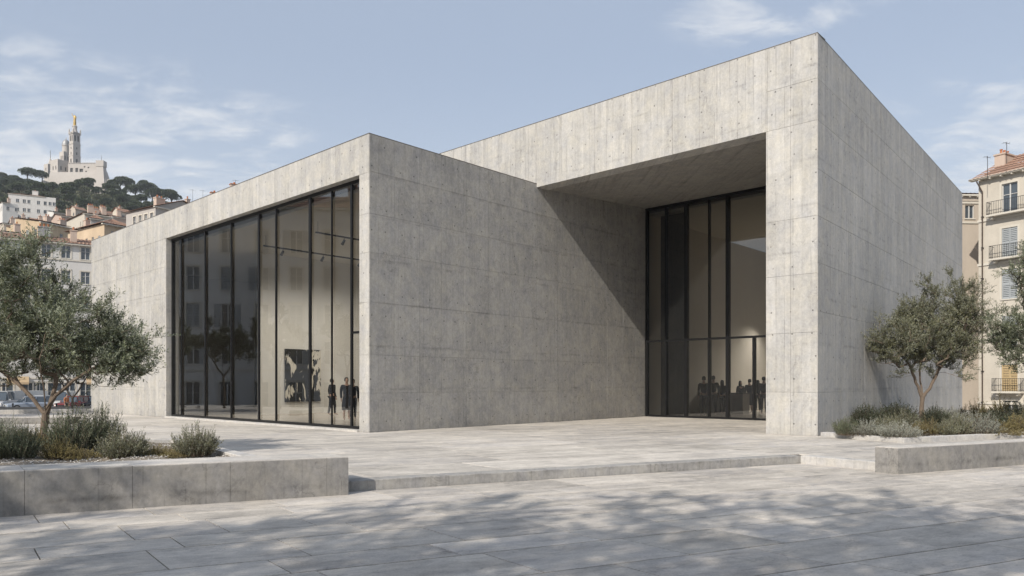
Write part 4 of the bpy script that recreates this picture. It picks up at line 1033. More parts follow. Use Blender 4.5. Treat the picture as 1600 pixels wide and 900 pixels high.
def window_meshes(w_, h, kind):
    key = (round(w_, 2), round(h, 2), kind)
    if key in WM: return WM[key]
    f = MB(); t_ = .06
    f.box(0, w_, .10, .16, 0, t_); f.box(0, w_, .10, .16, h - t_, h); f.box(0, t_, .10, .16, t_, h - t_); f.box(w_ - t_, w_, .10, .16, t_, h - t_); f.box(w_ / 2 - .04, w_ / 2 + .04, .09, .16, t_, h - t_)
    if h > 1.4: f.box(t_, w_ - t_, .095, .16, h * .62, h * .62 + .04)
    p = MB(); p.box(.02, w_ - .02, .165, .175, .02, h - .02)
    s_ = MB()
    s_.box(-.08, w_ + .08, -.08, .0, -.09, -.01)
    shs = []
    if kind in ('open', 'closed', 'closed_yellow'):
        for x0, x1 in (((-w_ / 2 - .02, -.03), (w_ + .03, w_ * 1.5 + .02)) if kind == 'open' else ((.01, w_ / 2 - .01), (w_ / 2 + .01, w_ - .01))):
            y0, y1 = (-.06, -.015) if kind == 'open' else (.02, .06)
            sh = MB(); shs.append(sh); sh.box(x0, x0 + .05, y0, y1, 0, h); sh.box(x1 - .05, x1, y0, y1, 0, h)
            n_ = max(4, int(h / .14)); sh.box(x0 + .05, x1 - .05, y0, y1, 0, .08); sh.box(x0 + .05, x1 - .05, y0, y1, h / 2 - .04, h / 2 + .04)
            for k in range(n_): z = .08 + k * (h - .1) / n_; sh.box(x0 + .05, x1 - .05, y0 + .008, y1 - .01, z, z + (h - .1) / n_ * .72)
    r = [f.mesh('window', 'window_frame'), p.mesh('pane', 'window_glass'), s_.mesh('sill', 'trim_stone'), [q_.mesh('shutter', 'shutter_yellow' if kind == 'closed_yellow' else 'shutter_grey') for q_ in shs]]
    WM[key] = r; return r
def corr_roof(mb, p00, p10, p01, p11, per=.42, amp=.045, over=0):
    """tiled slope: eave p00-p10, ridge p01-p11, rolls run from eave to ridge in stepped courses"""
    p00, p10, p01, p11 = map(Vector, (p00, p10, p01, p11)); L = (p10 - p00).length; n_ = max(4, int(L / per) * 2)
    nm = (p10 - p00).cross(p01 - p00).normalized()
    if nm.z < 0: nm = -nm
    rows_ = max(2, int((p01 - p00).length / .9))
    for j in range(rows_):
        y0, y1 = j / rows_, (j + 1) / rows_
        for i in range(n_):
            a0, a1 = i / n_, (i + 1) / n_; h0, h1 = amp * (i % 2), amp * ((i + 1) % 2)
            P = lambda a, y, h: p00.lerp(p10, a).lerp(p01.lerp(p11, a), y) + nm * h
            mb.face([P(a0, y0, h0 + .04), P(a1, y0, h1 + .04), P(a1, y1, h1), P(a0, y1, h0)])
def chimney_part(root, x, y, z, w_, d_, h, pots, mat='chimney_plaster'):
    mb = MB(); mb.box(x - w_ / 2, x + w_ / 2, y - d_ / 2, y + d_ / 2, z, z + h); mb.box(x - w_ / 2 - .07, x + w_ / 2 + .07, y - d_ / 2 - .07, y + d_ / 2 + .07, z + h, z + h + .12)
    c = mb.build('chimney', mat, root)
    for i in range(pots):
        px_ = x - w_ / 2 + (i + .5) * w_ / pots if w_ >= d_ else x; py_ = y if w_ >= d_ else y - d_ / 2 + (i + .5) * d_ / pots
        m_ = MB(); m_.lathe((px_, py_, z + h + .12), [(.11, 0), (.085, .3), (.12, .32), (.12, .38), (.07, .38)], 8); m_.build('chimney_pot', 'tile_pot', c)
def balcony(root, x0, x1, z, ny=-1, dep=.7, rail=1.0, mat='trim_stone'):
    mb = MB(); mb.box(x0, x1, -dep, -.002, z - .14, z); 
    for x in (x0 + .25, x1 - .4): mb.box(x, x + .15, -dep * .7, -.003, z - .34, z - .141)
    bo = mb.build('balcony', mat, root)
    mb = MB(); n_ = int((x1 - x0) / .13)
    for i in range(n_ + 1):
        x = x0 + .03 + i * (x1 - x0 - .06) / n_; mb.box(x - .009, x + .009, -dep + .03, -dep + .05, z, z + rail)
    for y in np.arange(-dep + .15, -.05, .14):
        for x in (x0 + .03, x1 - .03): mb.box(x - .009, x + .009, y, y + .018, z, z + rail)
    for zz in (z + .08, z + rail): mb.box(x0 + .02, x1 - .02, -dep + .025, -dep + .055, zz, zz + .03); mb.box(x0 + .02, x0 + .05, -dep + .055, 0, zz, zz + .03); mb.box(x1 - .05, x1 - .02, -dep + .055, 0, zz, zz + .03)
    mb.build('railing', 'iron', bo)
def house(name, label, P, ang, W_, D_, z0, z1, wall, front=(), left=(), right=(), roof='gx', rise=1.6, over=.35, chims=(), bals=(), bands=(), surround=True, group='town houses', cat='house', rib=.42, roofmat='roof_tile'):
    """P front-left corner, ang heading of the front; left/right windows measured along the depth"""
    t = thing(name, label, cat, (P[0], P[1], 0), ang, group)
    mb = MB()
    wall_holes(mb, (0, 0, 0), (1, 0, 0), (0, -1, 0), W_, z0, z1, front); wall_holes(mb, (0, 0, 0), (0, 1, 0), (-1, 0, 0), D_, z0, z1, left); wall_holes(mb, (W_, 0, 0), (0, 1, 0), (1, 0, 0), D_, z0, z1, right)
    mb.face([(W_, D_, z0), (0, D_, z0), (0, D_, z1), (W_, D_, z1)])
    # gable ends
    if roof == 'gx':
        mb.face([(0, 0, z1), (0, D_ / 2, z1 + rise), (0, D_, z1)]); mb.face([(W_, 0, z1), (W_, D_, z1), (W_, D_ / 2, z1 + rise)])
    if roof == 'gy':
        mb.face([(0, 0, z1), (W_, 0, z1), (W_ / 2, 0, z1 + rise)]); mb.face([(0, D_, z1), (W_ / 2, D_, z1 + rise), (W_, D_, z1)])
    if roof == 'mono': # falls towards the front
        mb.face([(0, 0, z1), (0, D_, z1 + rise), (0, D_, z1)]); mb.face([(W_, 0, z1), (W_, D_, z1), (W_, D_, z1 + rise)]); mb.face([(0, D_, z1), (0, D_, z1 + rise), (W_, D_, z1 + rise), (W_, D_, z1)])
    mb.build('wall', wall, t)
    rf = MB(); o_ = over; e = rise * o_ / (D_ / 2 if roof != 'gy' else W_ / 2)
    if roof == 'gx':
        corr_roof(rf, (-o_, -o_, z1 - e + .08), (W_ + o_, -o_, z1 - e + .08), (-o_, D_ / 2, z1 + rise + .08), (W_ + o_, D_ / 2, z1 + rise + .08), rib)
        corr_roof(rf, (W_ + o_, D_ + o_, z1 - e + .08), (-o_, D_ + o_, z1 - e + .08), (W_ + o_, D_ / 2, z1 + rise + .08), (-o_, D_ / 2, z1 + rise + .08), rib)
    elif roof == 'gy':
        corr_roof(rf, (-o_, D_ + o_, z1 - e + .08), (-o_, -o_, z1 - e + .08), (W_ / 2, D_ + o_, z1 + rise + .08), (W_ / 2, -o_, z1 + rise + .08), rib)
        corr_roof(rf, (W_ + o_, -o_, z1 - e + .08), (W_ + o_, D_ + o_, z1 - e + .08), (W_ / 2, -o_, z1 + rise + .08), (W_ / 2, D_ + o_, z1 + rise + .08), rib)
    elif roof == 'mono': corr_roof(rf, (-o_, -o_, z1 + .08), (W_ + o_, -o_, z1 + .08), (-o_, D_ + .1, z1 + rise + .12), (W_ + o_, D_ + .1, z1 + rise + .12), rib)
    elif roof == 'hip':
        i_ = min(W_, D_) / 2; r = z1 + rise
        a_, b_ = ((i_, D_ / 2, r), (W_ - i_, D_ / 2, r)) if W_ >= D_ else ((W_ / 2, i_, r), (W_ / 2, D_ - i_, r))
        q = [(-o_, -o_, z1 + .03), (W_ + o_, -o_, z1 + .03), (W_ + o_, D_ + o_, z1 + .03), (-o_, D_ + o_, z1 + .03)]
        if W_ >= D_:
            corr_roof(rf, q[0], q[1], a_, b_, rib); corr_roof(rf, q[2], q[3], b_, a_, rib); corr_roof(rf, q[1], q[2], b_, b_, rib); corr_roof(rf, q[3], q[0], a_, a_, rib)
        else:
            corr_roof(rf, q[0], q[1], a_, a_, rib); corr_roof(rf, q[1], q[2], a_, b_, rib); corr_roof(rf, q[2], q[3], b_, b_, rib); corr_roof(rf, q[3], q[0], b_, a_, rib)
    else: rf.box(-.1, W_ + .1, -.1, D_ + .1, z1 + .002, z1 + .15)
    rf.build('roof', roofmat if roof != 'flat' else wall, t)
    if roof != 'flat':
        ev = MB(); ev.box(-o_ + .03, W_ + o_ - .03, -o_ + .04, -.002, z1 - .2, z1 - .05)
        n_ = int(W_ / .8)
        for i in range(n_): x = .2 + i * .8; ev.box(x, x + .12, -o_ + .1, -.003, z1 - .32, z1 - .201)
        ev.build('eave', 'trim_stone', t)
    for z in bands:
        m_ = MB(); m_.box(-.06, W_ + .06, -.08, -.002, z, z + .18); m_.build('cornice', 'trim_stone', t)
    def put(lst, rz, ox, oy, fx):
        for q_ in lst:
            x, z, w_, h = q_[:4]; kind = q_[4] if len(q_) > 4 else 'plain'
            ms = window_meshes(w_, h, kind)
            if kind == 'arch': pass
            loc = (ox + math.cos(rz) * fx(x, w_), oy + math.sin(rz) * fx(x, w_), z)
            wn = obj('window', ms[0], t, loc, rz); obj('pane', ms[1], wn)
            obj('sill', ms[2], wn)
            for q_ in ms[3]: obj('shutter', q_, wn)
            if surround and h > 1.2:
                k = ('sur', round(w_, 2), round(h, 2))
                if k not in WM:
                    m_ = MB(); m_.box(-.16, 0, -.03, -.001, 0, h + .16); m_.box(w_, w_ + .16, -.03, -.001, 0, h + .16); m_.box(0, w_, -.03, -.001, h, h + .16); WM[k] = m_.mesh('surround', 'trim_stone')
                if kind != 'open': obj('surround', WM[k], wn)
    put(front, 0, 0, 0, lambda x, w_: x)
    put(left, -math.pi / 2, 0, 0, lambda x, w_: -(x + w_))
    put(right, math.pi / 2, W_, 0, lambda x, w_: x)
    for c in chims: chimney_part(t, *c)
    for x0, x1, z in bals: balcony(t, x0, x1, z)
    return t
def grid(x0, x1, n_, z0, dz, rows_, w_, h, kinds=('plain',)):
    return [(x0 + (x1 - x0) * i / max(1, n_ - 1) - w_ / 2, z0 + dz * j, w_, h, kinds[(i * 3 + j * 5) % len(kinds)]) for i in range(n_) for j in range(rows_)]

# right: cream apartment house. its front runs towards the viewer at the right edge
Yc = 60; e1 = Vector((-.508, .861)); Pc = Vector((up(1529, Yc), Yc)); angR = math.atan2(-e1.y, -e1.x)
zE = zv(279, Yc)
fr_ = []
for i, x in enumerate((1.75, 4.6, 7.5, 10.4)):
    for j, z in enumerate((zv(335, 58.6), zv(404, 58.6), zv(468, 58.6), zv(540, 58.6), zv(611, 58.6))):
        kd = 'plain' if (i, j) == (0, 0) else ('closed_yellow' if (i, j) == (0, 4) else 'closed')
        fr_.append((x, z, 1.15, 2.35 if j < 4 else 2.1, kd))
zz = [zv(335, 58.6), zv(404, 58.6), zv(611, 58.6)]
fr_.append((1.85, STREET + .1, 1.1, 1.3, 'plain'))
house('apartment_house', 'sunlit cream apartment house with grey shutters and iron balconies at the right edge', Pc, angR, 14, 11, STREET - .2, zE, 'plaster_cream', fr_, roof='gx', rise=2.6, over=.55,
      chims=((.4, 3.2, zE + .6, .8, 1.5, 1.6, 3), (3.5, 3.4, zE + 1.0, .9, 2.0, 2.4, 6)), bals=((.9, 13, zz[0] - .02), (1.1, 3.6, zz[1] - .02), (1.3, 3.4, zz[2] - .02)), bands=(zz[0] - .36, zv(412, 58.6), zv(632, 58.6)), rib=.3, group='houses at the right')
# drainpipe
t = thing('drainpipe', 'brown drainpipe running down the left corner of the cream apartment house', 'drainpipe', (Pc.x, Pc.y, 0), angR)
mb = MB(); mb.tube((.35, -.12, STREET), (.35, -.12, zE - 1.2), .055, n=8); mb.tube((.35, -.12, zE - 1.2), (.02, -.35, zE - .3), .055, n=8); mb.build('pipe', 'brown_cloth', t)
mb = MB()
for z in np.arange(0, zE - 2, 2.5): mb.box(.27, .43, -.19, -.003, z, z + .06)
mb.build('bracket', 'iron', t)
house('narrow_house', 'narrow beige house set back between the museum and the cream apartment house', (up(1478, 66), 66), .05, 4.6, 8, STREET - .2, zv(314, 66), 'plaster_beige', [(1.78, zv(341, 66), .85, 1.2, 'plain'), (3.75, zv(376, 66), .4, .9, 'plain'), (.6, zv(341, 66), .8, 1.2, 'plain')], roof='flat', bands=(zv(349, 66), zv(318, 66)), group='houses at the right', cat='house')
house('gabled_house', 'beige house with a sloping tiled roof edge seen above the narrow house', (up(1450, 75), 75), .05, 7.2, 8, STREET - .2, zv(303, 75), 'plaster_beige', [], roof='gx', rise=1.0, group='houses at the right', surround=False)

# left: long pale house behind the parked cars
a0 = Vector((up(0, 87), 87)); a1 = Vector((up(143, 92.2), 92.2)); dw = (a1 - a0).normalized(); angW = math.atan2(dw.y, dw.x); Pw = a0 - dw * 9
def onW(u):     # distance along the pale house front for picture column u
    t_ = (u - U0) / F; return (t_ * Pw.y - Pw.x) / (dw.x - t_ * dw.y)
zEw = zv(383, 92)
fw = []
for i, u in enumerate((-56, -24, 8, 40, 72.5, 103, 133.5, 165, 196)):
    for j in range(5):
        z = zv(402, 90) - j * 3.05
        fw.append((onW(u) - .5, z, 1.0, 1.55, 'plain' if i in (5, 6) or (i + j) % 3 else 'open'))
for u, w_ in ((-40, 1.4), (-12, 1.6), (9, 1.5), (44, 1.5), (62, 1.2), (86, 1.5), (109, 1.2), (134, 1.2), (160, 1.4)):
    fw.append((onW(u) - w_ / 2, STREET + .15, w_, 2.7, 'plain'))
house('terraced_house', 'long pale plastered house with rows of windows behind the parked cars', Pw, angW, 25, 9, STREET - .2, zEw, 'plaster_white', fw, roof='gx', rise=1.3, over=.5, bands=(STREET + 3.3, zv(408, 91)), surround=True,
      chims=((onW(116), 1.6, zEw + .3, .7, .9, 1.5, 2), (onW(70), 3.4, zEw + 1.1, 1.3, .8, 1.1, 3, 'zinc')), group='town houses below the hill')
for u, lb in ((28, 'ochre awning over the shop behind the white van'), (150, 'ochre awning over the last shop beside the museum')):
    c = Pw + dw * onW(u); t = thing('awning', lb, 'awning', (c.x, c.y, 0), angW, 'shop awnings')
    mb = MB(); mb.face([(-1.1, -.05, 2.4), (1.1, -.05, 2.4), (1.1, -1.2, 1.7), (-1.1, -1.2, 1.7)]); mb.face([(-1.1, -1.2, 1.7), (1.1, -1.2, 1.7), (1.1, -1.2, 1.45), (-1.1, -1.2, 1.45)]); mb.face([(-1.1, -1.2, 1.68), (1.1, -1.2, 1.68), (1.1, -.05, 2.37), (-1.1, -.05, 2.37)]); mb.build('cloth', 'awning', t)
    mb = MB(); mb.tube((-1.05, -.05, 1.6), (-1.05, -1.15, 1.68), .015); mb.tube((1.05, -.05, 1.6), (1.05, -1.15, 1.68), .015); mb.build('arm', 'iron', t)

def corner_house(name, label, uc, Yc_, v_eave, uL, uR, wall, zbase, angL=38, **k):
    """a house turned so that its near corner is at column uc; left face reaches uL, right face uR"""
    c = Vector((up(uc, Yc_), Yc_)); aR = R(90 - angL - 0); dR = Vector((math.cos(aR), math.sin(aR))); dL = Vector((-math.sin(aR), math.cos(aR)))
    tR = (uR - U0) / F; LR = (tR * c.y - c.x) / (dR.x - tR * dR.y); tL = (uL - U0) / F; LL = (tL * c.y - c.x) / (dL.x - tL * dL.y)
    # front = right-hand face (normal = (dR.y,-dR.x)), depth along dL; left windows lie on the left face
    return house(name, label, c, aR, abs(LR), abs(LL), zbase, zv(v_eave, Yc_), wall, **k), abs(LR), abs(LL)
Y = 125; zE2 = zv(346, Y)
house_args = dict(group='town houses below the hill')
corner_house('ochre_house', 'ochre house whose lit left face shows above the long pale roof', 64, Y, 346, 24, 107, 'plaster_ochre', 5, angL=22,
    left=[(1.0, zE2 - 2.6, .7, 1.4, 'plain'), (3.0, zE2 - 2.6, .7, 1.4, 'closed'), (5.0, zE2 - 2.6, .7, 1.4, 'plain'), (7.0, zE2 - 2.6, .7, 1.4, 'closed')],
    front=[(1.2, zE2 - 1.9, .5, .7, 'plain'), (3.4, zE2 - 2.2, .6, .8, 'plain'), (5.4, zE2 - 2.0, .6, .9, 'plain'), (3.6, zE2 - 4.6, .6, .9, 'plain')], roof='mono', rise=1.1, chims=((4, 4, zE2 + .6, .9, .9, 1.3, 2), (7.5, 5, zE2 + .8, 1.2, .8, 1.2, 3)), surround=False, **house_args)
Y = 112; zE3 = zv(349, Y)
corner_house('apricot_house', 'apricot house with a long tiled eave beside the museum roofline', 163, Y, 349, 106, 208, 'plaster_apricot', 5, angL=35,
    left=[(1.2, zE3 - 3.0, .7, 1.3, 'closed'), (3.2, zE3 - 3.0, .7, 1.3, 'plain'), (5.2, zE3 - 3.0, .7, 1.3, 'plain'), (7.0, zE3 - 3.0, .5, 1.3, 'plain')],
    front=[(1.0, zE3 - 2.2, .7, 1.2, 'closed'), (3.4, zE3 - 2.2, .7, 1.2, 'plain')], roof='hip', rise=1.3, over=.5, surround=False, chims=((1.2, 8, zE3 + .2, .7, .7, 1.4, 1),), **house_args)
Y = 100; zE4 = zv(322, Y)
corner_house('gabled_town_house', 'grey-sided house with a tiled gable and a row of white-framed windows above the museum parapet', 243, Y, 322, 197, 324, 'plaster_grey', -1, angL=33,
    left=[(x, zE4 - 2.5, .75, 1.7, 'plain') for x in (.5, 1.9, 3.3, 4.7)], front=[(3.2, zE4 - .6, .4, .4, 'plain'), (5.2, zE4 - .3, .3, .35, 'plain')], roof='gy', rise=1.5, over=.35, surround=True,
    chims=((1.0, 1.2, zE4 + .1, .7, .7, 1.3, 1), (2.4, 3.0, zE4 + .8, 1.2, .8, 1.0, 2), (5.4, 1.0, zE4 + 1.2, .5, .5, .9, 1), (8.0, 2.0, zE4 + .7, 1.4, .6, .9, 3)), **house_args)
Y = 150; zE5 = zv(330, Y)
corner_house('cream_house', 'cream house with a broken roofline of chimneys between the two ochre houses', 132, Y, 333, 104, 168, 'plaster_cream', 12, angL=48,
    left=[(1.0, zE5 - 2.6, .6, 1.0, 'plain'), (3.0, zE5 - 2.6, .6, 1.0, 'plain')], front=grid(1.0, 5.0, 3, zE5 - 4.8, 2.3, 2, .6, .9), roof='mono', rise=1.0, surround=False, chims=((1.5, 2, zE5, 1.0, .8, 1.6, 3), (4, 2, zE5, .8, .8, 1.6, 2), (3.0, 5, zE5, 1.4, .8, 1.8, 4)), **house_args)
Y = 175
for (uc, ul, ur, ve, wl_, lb) in ((96, 78, 122, 337, 'plaster_rose', 'rose-grey house behind the lit ochre house'), (176, 158, 208, 338, 'plaster_rose', 'low tiled house behind the apricot house at the foot of the wooded hill'), (150, 140, 178, 331, 'plaster_beige', 'small beige house squeezed behind the cream chimneys')):
    Y += 6; z_ = zv(ve, Y)
    corner_house('hill_house', lb, uc, Y, ve, ul, ur, wl_, 12, angL=45, left=[(1.0, z_ - 2.0, .7, 1.0, 'plain'), (2.8, z_ - 2.0, .7, 1.0, 'plain')], front=[(1.0, z_ - 2.0, .7, 1.0, 'plain'), (3.2, z_ - 2.0, .7, 1.0, 'plain')], roof='gx', rise=1.2, surround=False, chims=((2, 2, z_ + .4, .9, .9, 1.6, 2),), **house_args)
for k_, (uc, ul, ur, ve, YY, wl_, lb) in enumerate(((118, 108, 134, 326, 205, 'plaster_beige', 'small beige house highest on the slope below the basilica'), (84, 74, 100, 331, 200, 'plaster_white', 'small white house between the tall white block and the ochre roofs'), (142, 134, 160, 341, 140, 'plaster_grey', 'small grey house between the cream and apricot houses'), (186, 176, 204, 329, 190, 'plaster_cream', 'small cream house at the foot of the wood beside the gabled house'), (20, 10, 36, 357, 140, 'plaster_ochre', 'small ochre house low at the left edge'))):
    z_ = zv(ve, YY)
    corner_house('hill_house', lb, uc, YY, ve, ul, ur, wl_, 5, angL=30 + 9 * (k_ % 3), left=[(.6, z_ - 2.0, .7, 1.0, 'plain')], front=[(.8, z_ - 2.0, .7, 1.0, 'plain'), (2.2, z_ - 2.0, .7, 1.0, 'plain')], roof=('gx', 'mono', 'hip')[k_ % 3], rise=.9, surround=False, chims=((1.2, 1.6, z_ + .3, .6, .6, 1.0, 1),), **house_args)
# tall white block on the slope
Y = 232; zE6 = zv(302, Y); zt6 = zE6
wins = grid(2.2, 5.6, 3, zE6 - 2.6, 0, 1, .9, 1.1)
fr6 = []
for j in range(4):
    for u in (22, 30, 35.5, 47, 55, 61, 66): fr6.append(((u - 13) / 57 * 12.8, zE6 - 2.6 - j * 2.75, .85, 1.15, 'plain'))
corner_house('white_apartment_block', 'tall white apartment block with four rows of small windows on the hillside', 13, Y, 302, 9, 70, 'plaster_white', 30, angL=62,
    front=fr6, roof='hip', rise=.9, over=.2, surround=False, chims=((7, 2, zE6 + .2, 1.6, 1.2, 1.6, 1, 'plaster_white'),), cat='apartment block', **house_args)
Y = 236
for (uc, ul, ur, ve, wl_, lb, YY) in ((4, -30, 13, 316, 'plaster_white', 'pale house beside the tall white block at the left edge', 226), (6, -22, 19, 349, 'plaster_beige', 'beige house with a tiled roof at the left edge', 165), (8, -30, 24, 362, 'plaster_rose', 'low tiled house at the left edge just above the long pale roof', 118), (26, 13, 46, 342, 'plaster_white', 'white terrace house below the tall white block', 205), (52, 44, 74, 345, 'plaster_grey', 'small grey house below the right end of the white block', 190)):
    z_ = zv(ve, YY)
    corner_house('hill_house', lb, uc, YY, ve, ul, ur, wl_, 5, angL=45, left=[(.8, z_ - 2.2, .8, 1.1, 'plain'), (3.0, z_ - 2.2, .8, 1.1, 'plain')], front=[(1.0, z_ - 2.2, .8, 1.1, 'plain'), (3.2, z_ - 2.2, .8, 1.1, 'plain')], roof='gx', rise=1.1, surround=False, chims=((2, 2, z_ + .4, .8, .8, 1.3, 1),), **house_args)
# house mirrored in the front glass, left of the frame
def facing_right(name, label, x, y, W_, h, wall, n_):
    fl_ = []
    for i in range(n_):
        for j in range(int((h - 3) / 3.2)): fl_.append((1.4 + i * 2.9, 3.2 + 3.2 * j, 1.1, 2.0, ('closed', 'plain', 'open')[(i + j) % 3]))
        fl_.append((1.4 + i * 2.9, STREET + .3, 1.2, 2.6, 'plain'))
    house(name, label, (x, y), math.pi / 2, W_, 9, STREET - .2, h, wall, fl_, roof='gx', rise=2.0, bands=(2.6,), chims=((3, 3, h + .8, 1.4, .9, 1.6, 3), (9, 3, h + .8, 1.2, .9, 1.6, 3)), group='houses left of the frame')
# front normal must face +x: heading 90 degrees gives normal (1,0)
facing_right('square_house', 'tall pale house on the left side of the square, mirrored in the front glass', -46, 12, 14.6, 15.2, 'plaster_cream', 4)
facing_right('square_house', 'grey house next to the tall pale one, mirrored in the front glass', -46, 26.7, 20.4, 16.8, 'plaster_white', 6)
facing_right('square_house', 'cream house at the street end of the mirrored row', -46, -4.7, 16.6, 14.5, 'plaster_cream', 5)

# roof clutter beyond the museum parapet
for (u, Yq, vt, vb, lb) in ((366, 90, 286, 300, 'small chimney peeping over the museum parapet, farthest right'), (335, 95, 299, 312, 'small chimney peeping over the museum parapet beside the gabled house')):
    t = thing('rooftop_chimney', lb, 'chimney', (up(u, Yq), Yq, 0), .6, 'chimneys beyond the museum roof')
    mb = MB(); mb.box(-.45, .45, -.3, .3, STREET, zv(vt + 3, Yq)); mb.build('stack', 'chimney_plaster', t)
    mb = MB(); mb.box(-.52, .52, -.37, .37, zv(vt + 3, Yq), zv(vt + 2, Yq)); mb.tube((0, 0, zv(vt + 2, Yq)), (0, 0, zv(vt - 1, Yq)), .12, n=8); mb.build('cap', 'tile_pot', t)
for (u, Yq, vt, vb) in ((301, 101, 296, 306), (317, 101, 297, 307), (368, 90, 281, 290), (71, 126, 330, 345), (1573, 57, 222, 240), (1543, 58, 244, 262)):
    lb = {301: 'thin antenna on the gable ridge, left of two', 317: 'thin antenna on the gable ridge, right of two', 368: 'thin antenna above the farthest small chimney', 71: 'thin antenna on the ochre house', 1573: 'antenna beside the tall chimney of the cream house', 1543: 'antenna beside the small chimney of the cream house'}[u]
    t = thing('antenna', lb, 'antenna', (up(u, Yq), Yq, zv(vb, Yq)), .4, 'rooftop antennas'); h = zv(vt, Yq) - zv(vb, Yq)
    mb = MB(); mb.tube((0, 0, -.8), (0, 0, h), .02, n=4); mb.build('mast', 'iron', t)
    mb = MB(); mb.tube((-.4, 0, h * .9), (.4, 0, h * .9), .012, n=4); mb.tube((-.25, -.2, h * .9), (-.25, .2, h * .9), .01, n=4); mb.tube((.1, -.2, h * .9), (.1, .2, h * .9), .01, n=4); mb.build('crossbar', 'iron', t)

# ---------------------------------------------------------------- cars
def make_car(label, kind, paint, P, rz):
    key = 'paint_%d' % int(sum(c * 100 * (i + 1) for i, c in enumerate(paint)))
    if key not in M: simple(key, paint, .28, .2, .0)
    t = thing('parked_car' if kind != 'van' else 'parked_van', label, 'car' if kind != 'van' else 'van', P, rz, 'vehicles parked along the street')
    van = kind == 'van'; L = 4.9 if van else 4.2; Wd = .95 if van else .88; hh = 1.95 if van else 1.45
    # cross-sections along x: (x, half width low, z low, shoulder z, half width shoulder)
    belt = 1.05 if van else .88
    sec = [(-L / 2, Wd * .8, .35, belt * .72), (-L / 2 + .12, Wd * .95, .25, belt * .86), (-L / 2 + .9, Wd, .22, belt * .98), (0, Wd, .22, belt), (L / 2 - .8, Wd, .22, belt), (L / 2 - .1, Wd * .95, .25, belt * .97), (L / 2, Wd * .85, .35, belt * .85)]
    mb = MB(); rings = []
    for x, w_, zl_, zs in sec:
        rings.append([Vector(p) for p in ((x, -w_ * .93, zl_), (x, -w_, zl_ + .18), (x, -w_, zs - .15), (x, -w_ * .9, zs), (x, w_ * .9, zs), (x, w_, zs - .15), (x, w_, zl_ + .18), (x, w_ * .93, zl_))])
    for Ra, Rb in zip(rings, rings[1:]):
        for i in range(8): j = (i + 1) % 8; mb.face([Ra[i], Rb[i], Rb[j], Ra[j]][::-1])
    mb.face(rings[0]); mb.face(rings[-1][::-1]); mb.build('body', key, t, smooth=False)
    if van: cab = [(-L / 2 + .75, belt * .97, belt), (-L / 2 + 1.35, belt, hh - .1), (-L / 2 + 1.8, belt, hh), (L / 2 - .25, belt, hh), (L / 2 - .06, belt, hh - .15)]
    else: cab = [(-L / 2 + 1.0, belt * .98, belt), (-L / 2 + 1.6, belt, hh - .08), (-L / 2 + 2.1, belt, hh), (L / 2 - .9, belt, hh - .02), (L / 2 - .25, belt, belt + .02)]
    gl = MB(); rings = [[Vector(p) for p in ((x, -Wd * .86, z0 - .02), (x, -Wd * (.86 - .2 * (z1 - belt) / (hh - belt)), z1), (x, Wd * (.86 - .2 * (z1 - belt) / (hh - belt)), z1), (x, Wd * .86, z0 - .02))] for x, z0, z1 in cab]
    for Ra, Rb in zip(rings, rings[1:]):
        for i in (0, 1, 2): gl.face([Ra[i], Rb[i], Rb[i + 1], Ra[i + 1]][::-1])
    gl.face(rings[-1]); gl.build('windows', 'window_glass', t)
    rf = MB(); xs0, xs1 = cab[1][0] + .05, cab[-2][0] + .05
    rf.box(xs0, xs1, -Wd * .68, Wd * .68, hh - .05, hh + .025)
    if van: rf.box(0.1, L / 2 - .05, -Wd * .88, -Wd * .66, belt, hh - .02); rf.box(0.1, L / 2 - .05, Wd * .66, Wd * .88, belt, hh - .02)
    rf.build('car_roof', key, t)
    for x in (cab[1][0] + .02, (xs0 + xs1) / 2, cab[-2][0]):
        for s_ in (-1, 1):
            pm = MB(); pm.tube((x - .08, s_ * Wd * .87, belt), (x + .03, s_ * Wd * .69, hh - .02), .035, n=4); pm.build('pillar', key, t)
    for x in (-L / 2 + .85, L / 2 - .8):
        for s_ in (-1, 1):
            m_ = MB(); m_.tube((x, s_ * (Wd - .2), .32), (x, s_ * (Wd + .01), .32), .32, n=16); wh = m_.build('wheel', 'tyre', t); m_ = MB(); m_.tube((x, s_ * (Wd + .011), .32), (x, s_ * (Wd + .02), .32), .2, n=12); m_.build('rim', 'rim', wh)
    for s_ in (-1, 1):
        m_ = MB(); m_.box(-L / 2 - .015, -L / 2 + .1, s_ * Wd * .62 - .14, s_ * Wd * .62 + .14, belt * .58, belt * .74); m_.build('headlight', 'paper_white', t)
        m_ = MB(); m_.box(L / 2 - .1, L / 2 + .015, s_ * Wd * .66 - .1, s_ * Wd * .66 + .1, belt * .62, belt * .86); m_.build('tail_light', 'tile_pot', t)
        m_ = MB(); m_.box(cab[0][0] + .35, cab[0][0] + .5, s_ * (Wd + .09) - .08, s_ * (Wd + .09) + .08, belt - .02, belt + .13); m_.build('mirror', key, t)
    m_ = MB(); m_.box(-L / 2 - .05, -L / 2 + .15, -Wd * .8, Wd * .8, .26, .44); m_.box(L / 2 - .15, L / 2 + .05, -Wd * .8, Wd * .8, .3, .48); m_.build('bumper', 'grey_cloth', t)
    m_ = MB(); m_.box(-L / 2 - .03, -L / 2 + .01, -.4, .4, .5, .62); m_.build('grille', 'tyre', t)
    return t
